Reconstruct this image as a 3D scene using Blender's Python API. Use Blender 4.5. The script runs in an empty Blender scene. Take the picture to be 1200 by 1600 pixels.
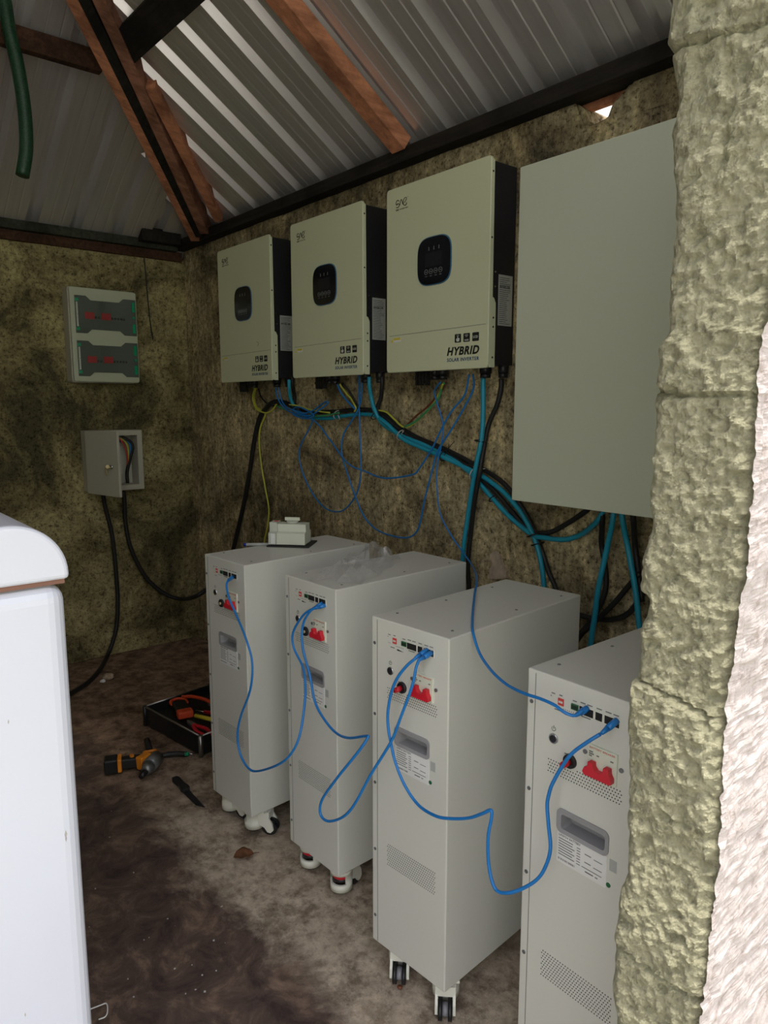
import bpy, bmesh, math, random
from mathutils import Vector, Matrix, noise
random.seed(7)
C = bpy.context.scene.collection
PI = math.pi

# ------------------------------------------------------------------ camera
F, YAW, PITCH = 1128.46, 0.6923, -0.147
CAM = Vector((4.2975, -1.9801, 1.5))
f0 = Vector((-math.cos(YAW), math.sin(YAW), 0)); RT = Vector((math.sin(YAW), math.cos(YAW), 0))
FW = f0*math.cos(PITCH) + Vector((0, 0, math.sin(PITCH)))
UP = Vector((0, 0, math.cos(PITCH))) - f0*math.sin(PITCH)
cam = bpy.data.objects.new('camera', bpy.data.cameras.new('camera')); C.objects.link(cam)
cam.data.sensor_fit = 'VERTICAL'; cam.data.sensor_height = 36; cam.data.lens = 36*F/1600
cam.data.clip_start = 0.01; cam.data.clip_end = 200
M3 = Matrix((RT, UP, -FW)).transposed().to_4x4(); M3.translation = CAM
cam.matrix_world = M3
bpy.context.scene.camera = cam

# ------------------------------------------------------------------ world, light, exposure
sc = bpy.context.scene
sc.view_settings.view_transform = 'Standard'; sc.view_settings.look = 'None'
sc.view_settings.exposure = 0.55; sc.view_settings.gamma = 1; sc.view_settings.use_curve_mapping = False
w = bpy.data.worlds.new('sky'); sc.world = w; w.use_nodes = True
nt = w.node_tree; nt.nodes.clear()
wo = nt.nodes.new('ShaderNodeOutputWorld'); wb = nt.nodes.new('ShaderNodeBackground')
tc = nt.nodes.new('ShaderNodeTexCoord'); sx = nt.nodes.new('ShaderNodeSeparateXYZ'); cr = nt.nodes.new('ShaderNodeValToRGB')
nt.links.new(tc.outputs['Generated'], sx.inputs[0]); nt.links.new(sx.outputs['Z'], cr.inputs[0])
e = cr.color_ramp.elements
e[0].position = 0.0; e[0].color = (.42, .43, .37, 1)
e[1].position = 1.0; e[1].color = (.90, .88, .98, 1)
for p, c in ((.10, (.62, .63, .55, 1)), (.26, (.42, .43, .39, 1)), (.50, (.66, .64, .72, 1))):
    k = e.new(p); k.color = c
nt.links.new(cr.outputs[0], wb.inputs[0]); wb.inputs[1].default_value = 2.6
nt.links.new(wb.outputs[0], wo.inputs[0])
sun = bpy.data.lights.new('sun', 'SUN'); sun.energy = 5.0; sun.angle = math.radians(12); sun.color = (1, .93, .84)
so = bpy.data.objects.new('sun', sun); C.objects.link(so)
so.rotation_euler = Vector((-.14, .10, -1)).to_track_quat('-Z', 'Y').to_euler()
so.location = (9, -2, 6)

# ------------------------------------------------------------------ materials
def mat(name, col, rough=.5, metal=0, var=0, vscale=8, bump=0, bscale=60, spec=.5, col2=None, stretch=None, alpha=1, trans=0):
    m = bpy.data.materials.new(name); m.use_nodes = True
    n = m.node_tree; b = n.nodes['Principled BSDF']
    b.inputs['Base Color'].default_value = (*col, 1); b.inputs['Roughness'].default_value = rough
    b.inputs['Metallic'].default_value = metal; b.inputs['Specular IOR Level'].default_value = spec
    b.inputs['Alpha'].default_value = alpha; b.inputs['Transmission Weight'].default_value = trans
    tc = n.nodes.new('ShaderNodeTexCoord'); mp = n.nodes.new('ShaderNodeMapping')
    n.links.new(tc.outputs['Object'], mp.inputs[0])
    if stretch: mp.inputs['Scale'].default_value = stretch
    if var or col2:
        t = n.nodes.new('ShaderNodeTexNoise'); t.inputs['Scale'].default_value = vscale; t.inputs['Detail'].default_value = 6
        n.links.new(mp.outputs[0], t.inputs['Vector'])
        r = n.nodes.new('ShaderNodeValToRGB')
        c2 = col2 or tuple(c*(1-var) for c in col)
        r.color_ramp.elements[0].position = .35; r.color_ramp.elements[0].color = (*c2, 1)
        r.color_ramp.elements[1].position = .65; r.color_ramp.elements[1].color = (*col, 1)
        n.links.new(t.outputs[0], r.inputs[0]); n.links.new(r.outputs[0], b.inputs['Base Color'])
    if bump:
        t = n.nodes.new('ShaderNodeTexNoise'); t.inputs['Scale'].default_value = bscale; t.inputs['Detail'].default_value = 5
        n.links.new(mp.outputs[0], t.inputs['Vector'])
        bp = n.nodes.new('ShaderNodeBump'); bp.inputs['Strength'].default_value = bump; bp.inputs['Distance'].default_value = .01
        n.links.new(t.outputs[0], bp.inputs['Height']); n.links.new(bp.outputs[0], b.inputs['Normal'])
    return m

def ramp(n, src, stops):
    r = n.nodes.new('ShaderNodeValToRGB'); el = r.color_ramp.elements
    el[0].position, el[0].color = stops[0][0], (*stops[0][1], 1)
    el[1].position, el[1].color = stops[-1][0], (*stops[-1][1], 1)
    for p, c in stops[1:-1]:
        k = el.new(p); k.color = (*c, 1)
    n.links.new(src, r.inputs[0]); return r.outputs[0]
def nz(n, vec, scale, detail=6, rough=.6, dist=0):
    t = n.nodes.new('ShaderNodeTexNoise'); t.inputs['Scale'].default_value = scale
    t.inputs['Detail'].default_value = detail; t.inputs['Roughness'].default_value = rough; t.inputs['Distortion'].default_value = dist
    n.links.new(vec, t.inputs['Vector']); return t.outputs[0]
def mixc(n, a, b, fac, mode='MIX'):
    x = n.nodes.new('ShaderNodeMix'); x.data_type = 'RGBA'; x.blend_type = mode
    for s, v in ((x.inputs[6], a), (x.inputs[7], b), (x.inputs[0], fac)):
        if isinstance(v, bpy.types.NodeSocket): n.links.new(v, s)
        elif isinstance(v, tuple): s.default_value = (*v, 1)
        else: s.default_value = v
    return x.outputs[2]
def mapped(n, scale=(1, 1, 1), rot=(0, 0, 0)):
    tc = n.nodes.new('ShaderNodeTexCoord'); mp = n.nodes.new('ShaderNodeMapping')
    mp.inputs['Scale'].default_value = scale; mp.inputs['Rotation'].default_value = rot
    n.links.new(tc.outputs['Object'], mp.inputs[0]); return mp.outputs[0]

def plaster(name, light, mid, dark, stain=(.48, .60), streak=False, pits=.8, bumpd=.012, bs=45):
    m = bpy.data.materials.new(name); m.use_nodes = True; n = m.node_tree; b = n.nodes['Principled BSDF']
    v = mapped(n); b.inputs['Roughness'].default_value = .95; b.inputs['Specular IOR Level'].default_value = .15
    fine = nz(n, v, 38, 8, .75)
    base = ramp(n, fine, [(.36, dark), (.46, mid), (.66, light)] if bs < 60 else [(.34, dark), (.43, mid), (.58, light)])
    big = nz(n, v, 1.9, 8, .68, .6)
    st = ramp(n, big, [(stain[0]-.08, (.22, .22, .24)), (stain[0], (.5, .48, .46)), (stain[1], (1, 1, 1))])
    c = mixc(n, base, st, 1.0, 'MULTIPLY')
    if streak:
        vs = mapped(n, (9, 9, 1.3))
        s = ramp(n, nz(n, vs, 3, 6, .7), [(.42, (.45, .45, .48)), (.6, (1, 1, 1)), (.72, (1.35, 1.3, 1.2))])
        c = mixc(n, c, s, .5, 'MULTIPLY')
        pl = ramp(n, nz(n, mapped(n, (1, 1, .6)), 7, 8, .75, .8), [(.45, (.8, .8, .8)), (.62, (1.5, 1.45, 1.3))])
        c = mixc(n, c, pl, .8, 'MULTIPLY')
        # pale scratches
        v3 = mapped(n, (60, 60, 5)); s3 = ramp(n, nz(n, v3, 2.2, 3, .5), [(.62, (0, 0, 0)), (.72, (1, 1, 1))])
        c = mixc(n, c, (.34, .31, .24), mixc(n, (0, 0, 0), s3, .35))
    pit = ramp(n, nz(n, v, 95, 2, .5), [(.33, (.3, .28, .25)), (.42, (1, 1, 1))])
    c = mixc(n, c, pit, pits, 'MULTIPLY')
    # block joints seen faintly through the render
    n.links.new(c, b.inputs['Base Color'])
    bp = n.nodes.new('ShaderNodeBump'); bp.inputs['Strength'].default_value = .55 if bs < 60 else 1; bp.inputs['Distance'].default_value = bumpd
    n.links.new(nz(n, v, bs, 8, .75), bp.inputs['Height']); n.links.new(bp.outputs[0], b.inputs['Normal'])
    return m

def wood(name, a, b_, dark=.5, scale=(1, 12, 12)):
    m = bpy.data.materials.new(name); m.use_nodes = True; n = m.node_tree; b = n.nodes['Principled BSDF']
    b.inputs['Roughness'].default_value = .8; b.inputs['Specular IOR Level'].default_value = .2
    v = mapped(n, scale)
    c = ramp(n, nz(n, v, 4, 8, .65, .4), [(.3, b_), (.62, a)])
    d = ramp(n, nz(n, mapped(n), 5, 5, .6), [(.38, (dark,)*3), (.55, (1, 1, 1))])
    n.links.new(mixc(n, c, d, .9, 'MULTIPLY'), b.inputs['Base Color'])
    bp = n.nodes.new('ShaderNodeBump'); bp.inputs['Strength'].default_value = .4; bp.inputs['Distance'].default_value = .004
    n.links.new(nz(n, v, 12, 6), bp.inputs['Height']); n.links.new(bp.outputs[0], b.inputs['Normal'])
    return m

def floor_mat():
    m = bpy.data.materials.new('stained_concrete'); m.use_nodes = True; n = m.node_tree; b = n.nodes['Principled BSDF']
    v = mapped(n); b.inputs['Roughness'].default_value = .8; b.inputs['Specular IOR Level'].default_value = .3
    base = ramp(n, nz(n, v, 14, 9, .7, .3), [(.34, (.30, .24, .175)), (.5, (.50, .42, .32)), (.68, (.66, .57, .44))])
    blot = ramp(n, nz(n, v, 30, 8, .8), [(.36, (.55, .5, .47)), (.5, (1, 1, 1))])
    c = mixc(n, base, blot, .8, 'MULTIPLY')
    # an oily dark reddish stain that starts left of the cabinets and runs to the doorway
    sx = n.nodes.new('ShaderNodeSeparateXYZ'); tc = n.nodes.new('ShaderNodeTexCoord'); n.links.new(tc.outputs['Object'], sx.inputs[0])
    a1 = n.nodes.new('ShaderNodeMath'); a1.operation = 'MULTIPLY'; a1.inputs[1].default_value = -1.0; n.links.new(sx.outputs['Y'], a1.inputs[0])
    a2 = n.nodes.new('ShaderNodeMath'); a2.operation = 'ADD'; n.links.new(a1.outputs[0], a2.inputs[0])
    a3 = n.nodes.new('ShaderNodeMath'); a3.operation = 'MULTIPLY'; a3.inputs[1].default_value = .55; n.links.new(nz(n, v, 3.2, 8, .7, .5), a3.inputs[0])
    n.links.new(a3.outputs[0], a2.inputs[1])
    st = ramp(n, a2.outputs[0], [(1.20/2, (0, 0, 0)), (1.20/2+.001, (0, 0, 0)), (1, (1, 1, 1))])
    mr = n.nodes.new('ShaderNodeMapRange'); mr.inputs[1].default_value = 1.28; mr.inputs[2].default_value = 1.40
    n.links.new(a2.outputs[0], mr.inputs[0])
    stain = ramp(n, nz(n, v, 9, 8, .7, .6), [(.35, (.05, .034, .030)), (.52, (.115, .078, .06)), (.7, (.27, .19, .135))])
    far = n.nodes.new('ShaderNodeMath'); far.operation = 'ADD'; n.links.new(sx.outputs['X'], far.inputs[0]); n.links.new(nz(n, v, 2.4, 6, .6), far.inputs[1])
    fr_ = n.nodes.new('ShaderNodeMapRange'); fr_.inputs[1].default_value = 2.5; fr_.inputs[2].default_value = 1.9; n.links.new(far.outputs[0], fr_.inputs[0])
    far_brown = ramp(n, nz(n, v, 7, 9, .75), [(.35, (.34, .26, .22)), (.6, (.62, .50, .44))])  # mottled multiplier: floor gets darker and browner towards the left wall
    c = mixc(n, c, mixc(n, c, far_brown, 1.0, 'MULTIPLY'), fr_.outputs[0])
    mould = ramp(n, nz(n, v, 4.5, 9, .82), [(.50, (1, 1, 1)), (.60, (.42, .40, .38))])
    c = mixc(n, c, mould, .85, 'MULTIPLY')
    c = mixc(n, c, stain, mr.outputs[0])
    # splashes of white plaster
    sp = ramp(n, nz(n, v, 55, 2, .4), [(.78, (0, 0, 0)), (.80, (1, 1, 1))])
    c = mixc(n, c, (.6, .58, .53), sp)
    n.links.new(c, b.inputs['Base Color'])
    bp = n.nodes.new('ShaderNodeBump'); bp.inputs['Strength'].default_value = .5; bp.inputs['Distance'].default_value = .01
    n.links.new(nz(n, v, 16, 9, .7), bp.inputs['Height']); n.links.new(bp.outputs[0], b.inputs['Normal'])
    return m

def sheet_mat(name, sc_):
    m = bpy.data.materials.new(name); m.use_nodes = True; n = m.node_tree; b = n.nodes['Principled BSDF']
    b.inputs['Metallic'].default_value = .72
    v = mapped(n, sc_)
    n.links.new(ramp(n, nz(n, v, 2, 2, .5), [(.3, (.74, .73, .74)), (.7, (.84, .82, .83))]), b.inputs['Base Color'])
    b.inputs['Roughness'].default_value = .32
    return m

M = dict(
    cab=mat('cabinet_paint', (.66, .67, .61), .42, bump=.03, bscale=900),
    inv=mat('inverter_paint_green_cast', (.66, .70, .48), .38),  # white covers; green cast of the light is put into this colour
    panel=mat('panel_paint_green_cast', (.55, .59, .46), .45, bump=.03, bscale=700),  # green tint of the light mixed into the cabinet colour
    black=mat('black_plastic', (.012, .012, .014), .45),
    blackm=mat('black_metal', (.014, .014, .018), .5),
    rubber=mat('black_rubber', (.012, .012, .013), .55),
    dark=mat('dark_hole', (.01, .01, .01), .8),
    glass_dark=mat('display_glass', (.006, .007, .012), .12),
    lcd=mat('unlit_screen', (.014, .016, .022), .2),
    rim=mat('blue_rim', (.05, .16, .28), .3),
    print=mat('black_print', (.012, .013, .01), .6),
    blue_print=mat('blue_print', (.02, .07, .16), .6),
    grey_print=mat('grey_print', (.15, .155, .15), .6),
    icon=mat('icon_print', (.30, .32, .33), .5),
    white=mat('white_print', (.62, .64, .60), .5),
    label=mat('label_paper', (.78, .79, .77), .5),
    labelg=mat('label_grey', (.42, .44, .42), .5),
    yellow=mat('yellow_print', (.75, .62, .04), .5),
    red=mat('red_plastic', (.62, .015, .03), .35),
    redp=mat('red_print', (.6, .06, .05), .5), redd=mat('breaker_red', (.33, .03, .03), .4),
    green=mat('green_plastic', (.02, .13, .05), .4),
    greenb=mat('green_latch', (.0, .32, .14), .35),
    chrome=mat('chrome', (.62, .62, .62), .22, 1),
    brass=mat('brass', (.75, .66, .38), .4, .6),
    grip=mat('handle_grey', (.33, .33, .34), .42),
    caster=mat('caster_white', (.74, .75, .66), .4),
    wheel=mat('wheel_grey', (.25, .25, .27), .5),
    net=mat('blue_network_jacket', (.012, .19, .55), .35),
    teal=mat('teal_jacket', (.014, .32, .47), .4),
    yg=mat('yellow_jacket', (.55, .58, .07), .4),
    grn=mat('green_jacket', (.05, .32, .12), .4),
    brown=mat('brown_jacket', (.16, .05, .02), .4),
    tie=mat('clear_tie', (.55, .55, .48), .35),
    boxgrey=mat('enclosure_grey', (.50, .49, .41), .5),
    boxcream=mat('enclosure_cream', (.50, .54, .40), .45),
    smoke=mat('smoky_cover', (.085, .105, .085), .12),
    white_enamel=mat('white_enamel', (.64, .68, .77), .28, col2=(.62, .65, .72), vscale=2),
    seam=mat('rusty_seam', (.20, .10, .07), .8),
    dirt=mat('dirt_mark', (.42, .40, .36), .9),
    orange=mat('orange_plastic', (.62, .07, .02), .45),
    toolorange=mat('tool_yellow', (.82, .28, .02), .45),
    toolgrey=mat('tool_metal', (.22, .23, .23), .4, .6),
    modgrey=mat('module_grey', (.55, .58, .50), .5),
    modlight=mat('module_light', (.68, .72, .60), .5),
    pen=mat('pen_blue', (.01, .03, .35), .3),
    leaf=mat('dry_leaf', (.22, .09, .035), .8, var=.5, vscale=40),
    alu=mat('aluminium_edge', (.42, .42, .42), .35, 1),
    stone=mat('pale_stone', (.55, .42, .30), .9, var=.4, vscale=60),
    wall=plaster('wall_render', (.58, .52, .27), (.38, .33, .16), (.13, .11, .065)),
    wallb=plaster('wall_render_dark', (.84, .74, .47), (.48, .40, .24), (.17, .14, .085), (.43, .56), True),
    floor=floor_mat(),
    sheetr=sheet_mat('roof_sheet_streaks_y', (22, 1.2, 1.2)), sheetl=sheet_mat('roof_sheet_streaks_x', (1.2, 22, 1.2)),
    wood=wood('red_wood', (.66, .29, .16), (.38, .16, .09), scale=(10, 1.6, 10)),
    woodr=wood('dull_red_wood', (.42, .20, .13), (.22, .10, .065), scale=(10, 1.6, 10)),
    woodx=wood('brown_wood', (.10, .05, .03), (.04, .022, .014)),
    woodd=wood('dark_wood', (.030, .026, .022), (.012, .011, .010)),
    woodg=wood('weathered_wood', (.06, .065, .045), (.025, .028, .020)),
    hose=mat('hose_green', (.015, .085, .035), .4, col2=(.004, .018, .010), vscale=220),
    bounce_ground=mat('bounce_ground', (.39, .38, .32), .9, var=.5, vscale=3),  # unseen outside ground, tone chosen for the light it bounces into the room
)

# ------------------------------------------------------------------ mesh helpers
def at(px, py, ax, v):
    """point of the place seen at a pixel of the photograph on the plane axis=v"""
    d = FW + RT*(px-600)/F - UP*(py-800)/F
    return CAM + d*((v-CAM[ax])/d[ax])
def obj(name, bm, m, parent=None, smooth=False, bevel=0, seg=2):
    me = bpy.data.meshes.new(name); bmesh.ops.recalc_face_normals(bm, faces=bm.faces[:]); bm.to_mesh(me); bm.free()
    for mm in (m if isinstance(m, (list, tuple)) else [m]): me.materials.append(mm)
    o = bpy.data.objects.new(name, me); C.objects.link(o)
    if parent: o.parent = parent
    if smooth:
        for p in me.polygons: p.use_smooth = True
    if bevel:
        b = o.modifiers.new('bevel', 'BEVEL'); b.width = bevel; b.segments = seg; b.limit_method = 'ANGLE'
    return o
def tag(o, label, cat=None, group=None, kind=None):
    if label: o['label'] = label
    if cat: o['category'] = cat
    if group: o['group'] = group
    if kind: o['kind'] = kind
    return o
def struct(o): o['kind'] = 'structure'; return o
def empty(name, label, cat, loc=(0, 0, 0), rz=0, group=None):
    o = bpy.data.objects.new(name, None); C.objects.link(o); o.location = loc; o.rotation_euler = (0, 0, rz)
    o.empty_display_size = .05
    return tag(o, label, cat, group)
def box(bm, x0, x1, y0, y1, z0, z1, mi=0, mx=None):
    vs = [Vector((x, y, z)) for x in (x0, x1) for y in (y0, y1) for z in (z0, z1)]
    if mx: vs = [mx @ v for v in vs]
    v = [bm.verts.new(p) for p in vs]
    for f in ((0, 1, 3, 2), (4, 6, 7, 5), (0, 4, 5, 1), (2, 3, 7, 6), (0, 2, 6, 4), (1, 5, 7, 3)):
        fc = bm.faces.new([v[i] for i in f]); fc.material_index = mi
    return bm
def B(*a, **k): return box(bmesh.new(), *a, **k)
def prism(bm, pts, axis, a, b, mi=0):
    """extrude a 2-D outline along an axis (0,1,2)"""
    def P(u, v, t):
        return Vector((t, u, v)) if axis == 0 else Vector((u, t, v)) if axis == 1 else Vector((u, v, t))
    A = [bm.verts.new(P(u, v, a)) for u, v in pts]; D = [bm.verts.new(P(u, v, b)) for u, v in pts]
    n = len(pts); fs = [bm.faces.new(A), bm.faces.new(D[::-1])]
    for i in range(n): fs.append(bm.faces.new((A[i], D[i], D[(i+1) % n], A[(i+1) % n])))
    for f in fs: f.material_index = mi
    return bm
def rrect(x0, x1, z0, z1, r, n=6):
    o = []
    for cx, cz, a0 in ((x1-r, z1-r, 0), (x0+r, z1-r, 90), (x0+r, z0+r, 180), (x1-r, z0+r, 270)):
        for i in range(n+1):
            a = math.radians(a0 + 90*i/n); o.append((cx+r*math.cos(a), cz+r*math.sin(a)))
    return o
def cyl(bm, p0, p1, r0, r1=None, n=16, mi=0):
    p0, p1 = Vector(p0), Vector(p1); r1 = r0 if r1 is None else r1
    d = (p1-p0).normalized(); a = d.orthogonal().normalized(); b = d.cross(a)
    A = [bm.verts.new(p0+(a*math.cos(2*PI*i/n)+b*math.sin(2*PI*i/n))*r0) for i in range(n)]
    D = [bm.verts.new(p1+(a*math.cos(2*PI*i/n)+b*math.sin(2*PI*i/n))*r1) for i in range(n)]
    fs = [bm.faces.new(A), bm.faces.new(D[::-1])]
    for i in range(n):
        f = bm.faces.new((A[i], D[i], D[(i+1) % n], A[(i+1) % n])); f.smooth = True; fs.append(f)
    for f in fs: f.material_index = mi
    return bm
def spline(pts, k=6):
    pts = [Vector(p) for p in pts]
    if len(pts) < 3: return pts
    P = [pts[0]*2-pts[1]] + pts + [pts[-1]*2-pts[-2]]; out = []
    for i in range(1, len(P)-2):
        for j in range(k):
            t = j/k; a, b, c, d = P[i-1], P[i], P[i+1], P[i+2]
            out.append(.5*((2*b)+(c-a)*t+(2*a-5*b+4*c-d)*t*t+(3*b-a-3*c+d)*t**3))
    return out + [pts[-1]]
def tube(bm, pts, r, n=8, k=6, mi=0, r1=None):
    S = spline(pts, k) if k else [Vector(p) for p in pts]
    rings = []; a = None
    for i, p in enumerate(S):
        d = (S[min(i+1, len(S)-1)]-S[max(i-1, 0)])
        if d.length < 1e-7: d = Vector((0, 0, 1))
        d.normalize()
        a = d.orthogonal().normalized() if a is None else (a-d*a.dot(d)).normalized()
        b = d.cross(a); rr = r if r1 is None else r+(r1-r)*i/(len(S)-1)
        rings.append([bm.verts.new(p+(a*math.cos(2*PI*j/n)+b*math.sin(2*PI*j/n))*rr) for j in range(n)])
    for A, D in zip(rings, rings[1:]):
        for j in range(n):
            f = bm.faces.new((A[j], A[(j+1) % n], D[(j+1) % n], D[j])); f.smooth = True; f.material_index = mi
    for R in (rings[0], rings[-1][::-1]):
        f = bm.faces.new(R); f.material_index = mi
    return bm
def T(*a, **k): return tube(bmesh.new(), *a, **k)
def beam(bm, p0, p1, wd, h, up=(0, 0, 1), mi=0):
    """timber from p0 to p1 (its top centre line); wd across, h downwards"""
    p0, p1 = Vector(p0), Vector(p1); d = (p1-p0).normalized(); s = d.cross(Vector(up)).normalized(); u = s.cross(d)
    v = []
    for p in (p0, p1):
        for a, b in ((-1, 0), (1, 0), (1, -1), (-1, -1)): v.append(bm.verts.new(p+s*a*wd/2+u*b*h))
    for f in ((0, 1, 2, 3), (7, 6, 5, 4), (0, 4, 5, 1), (1, 5, 6, 2), (2, 6, 7, 3), (3, 7, 4, 0)):
        bm.faces.new([v[i] for i in f]).material_index = mi
    return bm
def text_bm(bm, s, size, fn, shear=0, bold=0, depth=.0006, width=None, mi=0):
    """letters as solid shapes; fn maps (u, v, w) to the surface they are printed on"""
    c = bpy.data.curves.new('lettering', 'FONT'); c.body = s; c.size = size; c.shear = shear; c.offset = bold
    c.extrude = depth; c.resolution_u = 3; c.space_character = 1.12
    o = bpy.data.objects.new('lettering', c); C.objects.link(o)
    dg = bpy.context.evaluated_depsgraph_get(); dg.update()
    me = bpy.data.meshes.new_from_object(o.evaluated_get(dg))
    bpy.data.objects.remove(o); bpy.data.curves.remove(c)
    xs = [v.co.x for v in me.vertices]; k = 1 if width is None else width/(max(xs)-min(xs)); x0 = min(xs)
    vs = [bm.verts.new(fn((v.co.x-x0)*k, v.co.y, v.co.z)) for v in me.vertices]
    for p in me.polygons:
        try: bm.faces.new([vs[i] for i in p.vertices]).material_index = mi
        except ValueError: pass
    bpy.data.meshes.remove(me); return bm
def cut(o, bmc):
    """boolean: carve the cutter out of o for good"""
    me = bpy.data.meshes.new('c'); bmesh.ops.recalc_face_normals(bmc, faces=bmc.faces[:]); bmc.to_mesh(me); bmc.free()
    c = bpy.data.objects.new('c', me); C.objects.link(c); c.parent = o.parent
    md = o.modifiers.new('cut', 'BOOLEAN'); md.object = c; md.solver = 'EXACT'
    dg = bpy.context.evaluated_depsgraph_get(); dg.update()
    nm = bpy.data.meshes.new_from_object(o.evaluated_get(dg)); old = o.data
    o.modifiers.clear(); o.data = nm; bpy.data.objects.remove(c); bpy.data.meshes.remove(me); bpy.data.meshes.remove(old)

# ------------------------------------------------------------------ the setting
struct(obj('ground', B(-12, 16, -14, 12, -.12, -.06), M['bounce_ground']))
# floor: a slightly uneven slab
bm = bmesh.new()
nx, ny = 220, 180
EDGE = [at(*p, 2, 0) for p in ((120, 1262), (175, 1243), (205, 1262), (250, 1318), (290, 1368), (322, 1395), (350, 1420), (352, 1452), (360, 1520), (420, 1700))]
EDGE2 = [at(*p, 2, 0) for p in ((205, 1262), (240, 1258), (290, 1240), (330, 1222))]
def edge_y(x):
    for a, b in zip(EDGE, EDGE[1:]):
        if a.x <= x <= b.x: return a.y+(b.y-a.y)*(x-a.x)/(b.x-a.x)
    return EDGE[0].y if x < EDGE[0].x else EDGE[-1].y
g = [[None]*(ny+1) for _ in range(nx+1)]
def floor_z(x, y):
    z = .004*noise.noise(Vector((x*3, y*3, 0)))
    # worn step where the old screed stops
    e_ = edge_y(x)+.012*noise.noise(Vector((x*22, 0, 4))); z -= .008*min(1, max(0, (e_-y)/.012))
    if EDGE2[0].x < x < EDGE2[-1].x:
        t = (x-EDGE2[0].x)/(EDGE2[-1].x-EDGE2[0].x); d = abs(y-(EDGE2[0].y+(EDGE2[-1].y-EDGE2[0].y)*t)-.01*noise.noise(Vector((x*18, 0, 1)))); z -= .007*max(0, 1-d/.022)
    return z - .004
for i in range(nx+1):
    for j in range(ny+1):
        x = -.02 + i*(4.2)/nx; y = -3.4 + j*3.42/ny
        g[i][j] = bm.verts.new((x, y, floor_z(x, y)))
for i in range(nx):
    for j in range(ny): bm.faces.new((g[i][j], g[i+1][j], g[i+1][j+1], g[i][j+1])).smooth = True
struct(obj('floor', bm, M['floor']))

WT = 2.42
def rough_wall(name, fn, nu, nv, amp, m, freq=6):
    """grid sheet with a lumpy surface; fn(u, v) gives point and outward normal"""
    bm = bmesh.new(); G = []
    for i in range(nu+1):
        r = []
        for j in range(nv+1):
            p, nn = fn(i/nu, j/nv); k = noise.fractal(p*freq, .8, 2.1, 4)
            r.append(bm.verts.new(p+nn*k*amp))
        G.append(r)
    for i in range(nu):
        for j in range(nv): bm.faces.new((G[i][j], G[i+1][j], G[i+1][j+1], G[i][j+1])).smooth = True
    return bm
# left wall
bm = rough_wall('w', lambda u, v: (Vector((0, -3.4+u*3.42, v*2.37)), Vector((1, 0, 0))), 120, 84, .007, None)
box(bm, -.15, -.012, -3.55, .15, 0, 2.37)
struct(obj('wall_left', bm, M['wall']))
# back wall with the broken notch at its top right
bm = rough_wall('w', lambda u, v: (Vector((-.01+u*2.83, 0, v*WT)), Vector((0, -1, 0))), 100, 84, .006, None)
rest = rough_wall('w', lambda u, v: (Vector((2.82+u*1.16, 0, v*2.34)), Vector((0, -1, 0))), 40, 82, .006, None)
me = bpy.data.meshes.new('t'); rest.to_mesh(me); rest.free(); bm.from_mesh(me)
prism(bm, [(-.1, 0), (4.0, 0), (4.0, 2.50), (3.13, 2.47), (3.06, 2.44), (3.02, 2.425), (2.985, 2.40), (2.96, 2.385), (2.945, 2.352), (2.90, 2.345), (2.872, 2.365), (2.862, 2.40), (2.838, WT), (-.1, WT)], 1, .012, .16)
prism(bm, [(2.80, 2.33), (4.0, 2.33), (4.0, 2.5), (3.16, 2.49), (3.09, 2.445), (3.05, 2.43), (3.01, 2.40), (2.975, 2.38), (2.955, 2.35), (2.93, 2.338), (2.89, 2.340), (2.862, 2.36), (2.848, 2.39), (2.835, WT), (2.80, WT)], 1, .0, .02)
struct(obj('wall_back', bm, M['wallb']))
# front wall (behind the viewer's left) and the gable side with the doorway
struct(obj('wall_front', B(-.15, 3.94, -3.55, -3.4, 0, WT), M['wall']))
XI, JY = 3.80, -1.14
# door jamb: lumpy wall end, its two broken edges traced level by level
inner = [(1033, -60), (1035, 0), (1030, 60), (1034, 90), (1042, 140), (1032, 200), (1041, 290), (1042, 340), (1036, 400), (1030, 440), (1028, 520), (1014, 545), (1010, 610), (1003, 632), (1007, 650), (1002, 740), (997, 765), (1001, 830), (986, 875), (984, 925), (998, 942), (994, 970), (984, 990), (979, 1060), (972, 1110), (972, 1200), (968, 1280), (971, 1370), (960, 1395), (956, 1440), (948, 1500), (942, 1560), (950, 1600), (948, 1700)]
outer = [(1300, -60), (1260, 200), (1200, 480), (1186, 550), (1178, 620), (1176, 720), (1168, 800), (1165, 880), (1150, 960), (1141, 1040), (1131, 1100), (1126, 1200), (1121, 1330), (1110, 1430), (1100, 1530), (1090, 1600), (1080, 1700)]
def profile(pts):
    L = sorted([(at(px, py, 1, JY).z, at(px, py, 1, JY).x) for px, py in pts]); 
    def f(z):
        if z <= L[0][0]: return L[0][1]
        if z >= L[-1][0]: return L[-1][1]
        for (a, x), (b, y) in zip(L, L[1:]):
            if a <= z <= b: return x+(y-x)*(z-a)/(b-a)
    return f
fi, fo = profile(inner), profile([p for p in outer if p[1] >= 480])
bm = bmesh.new(); NZ, NX, NY = 520, 50, 60
rows = []
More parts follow.
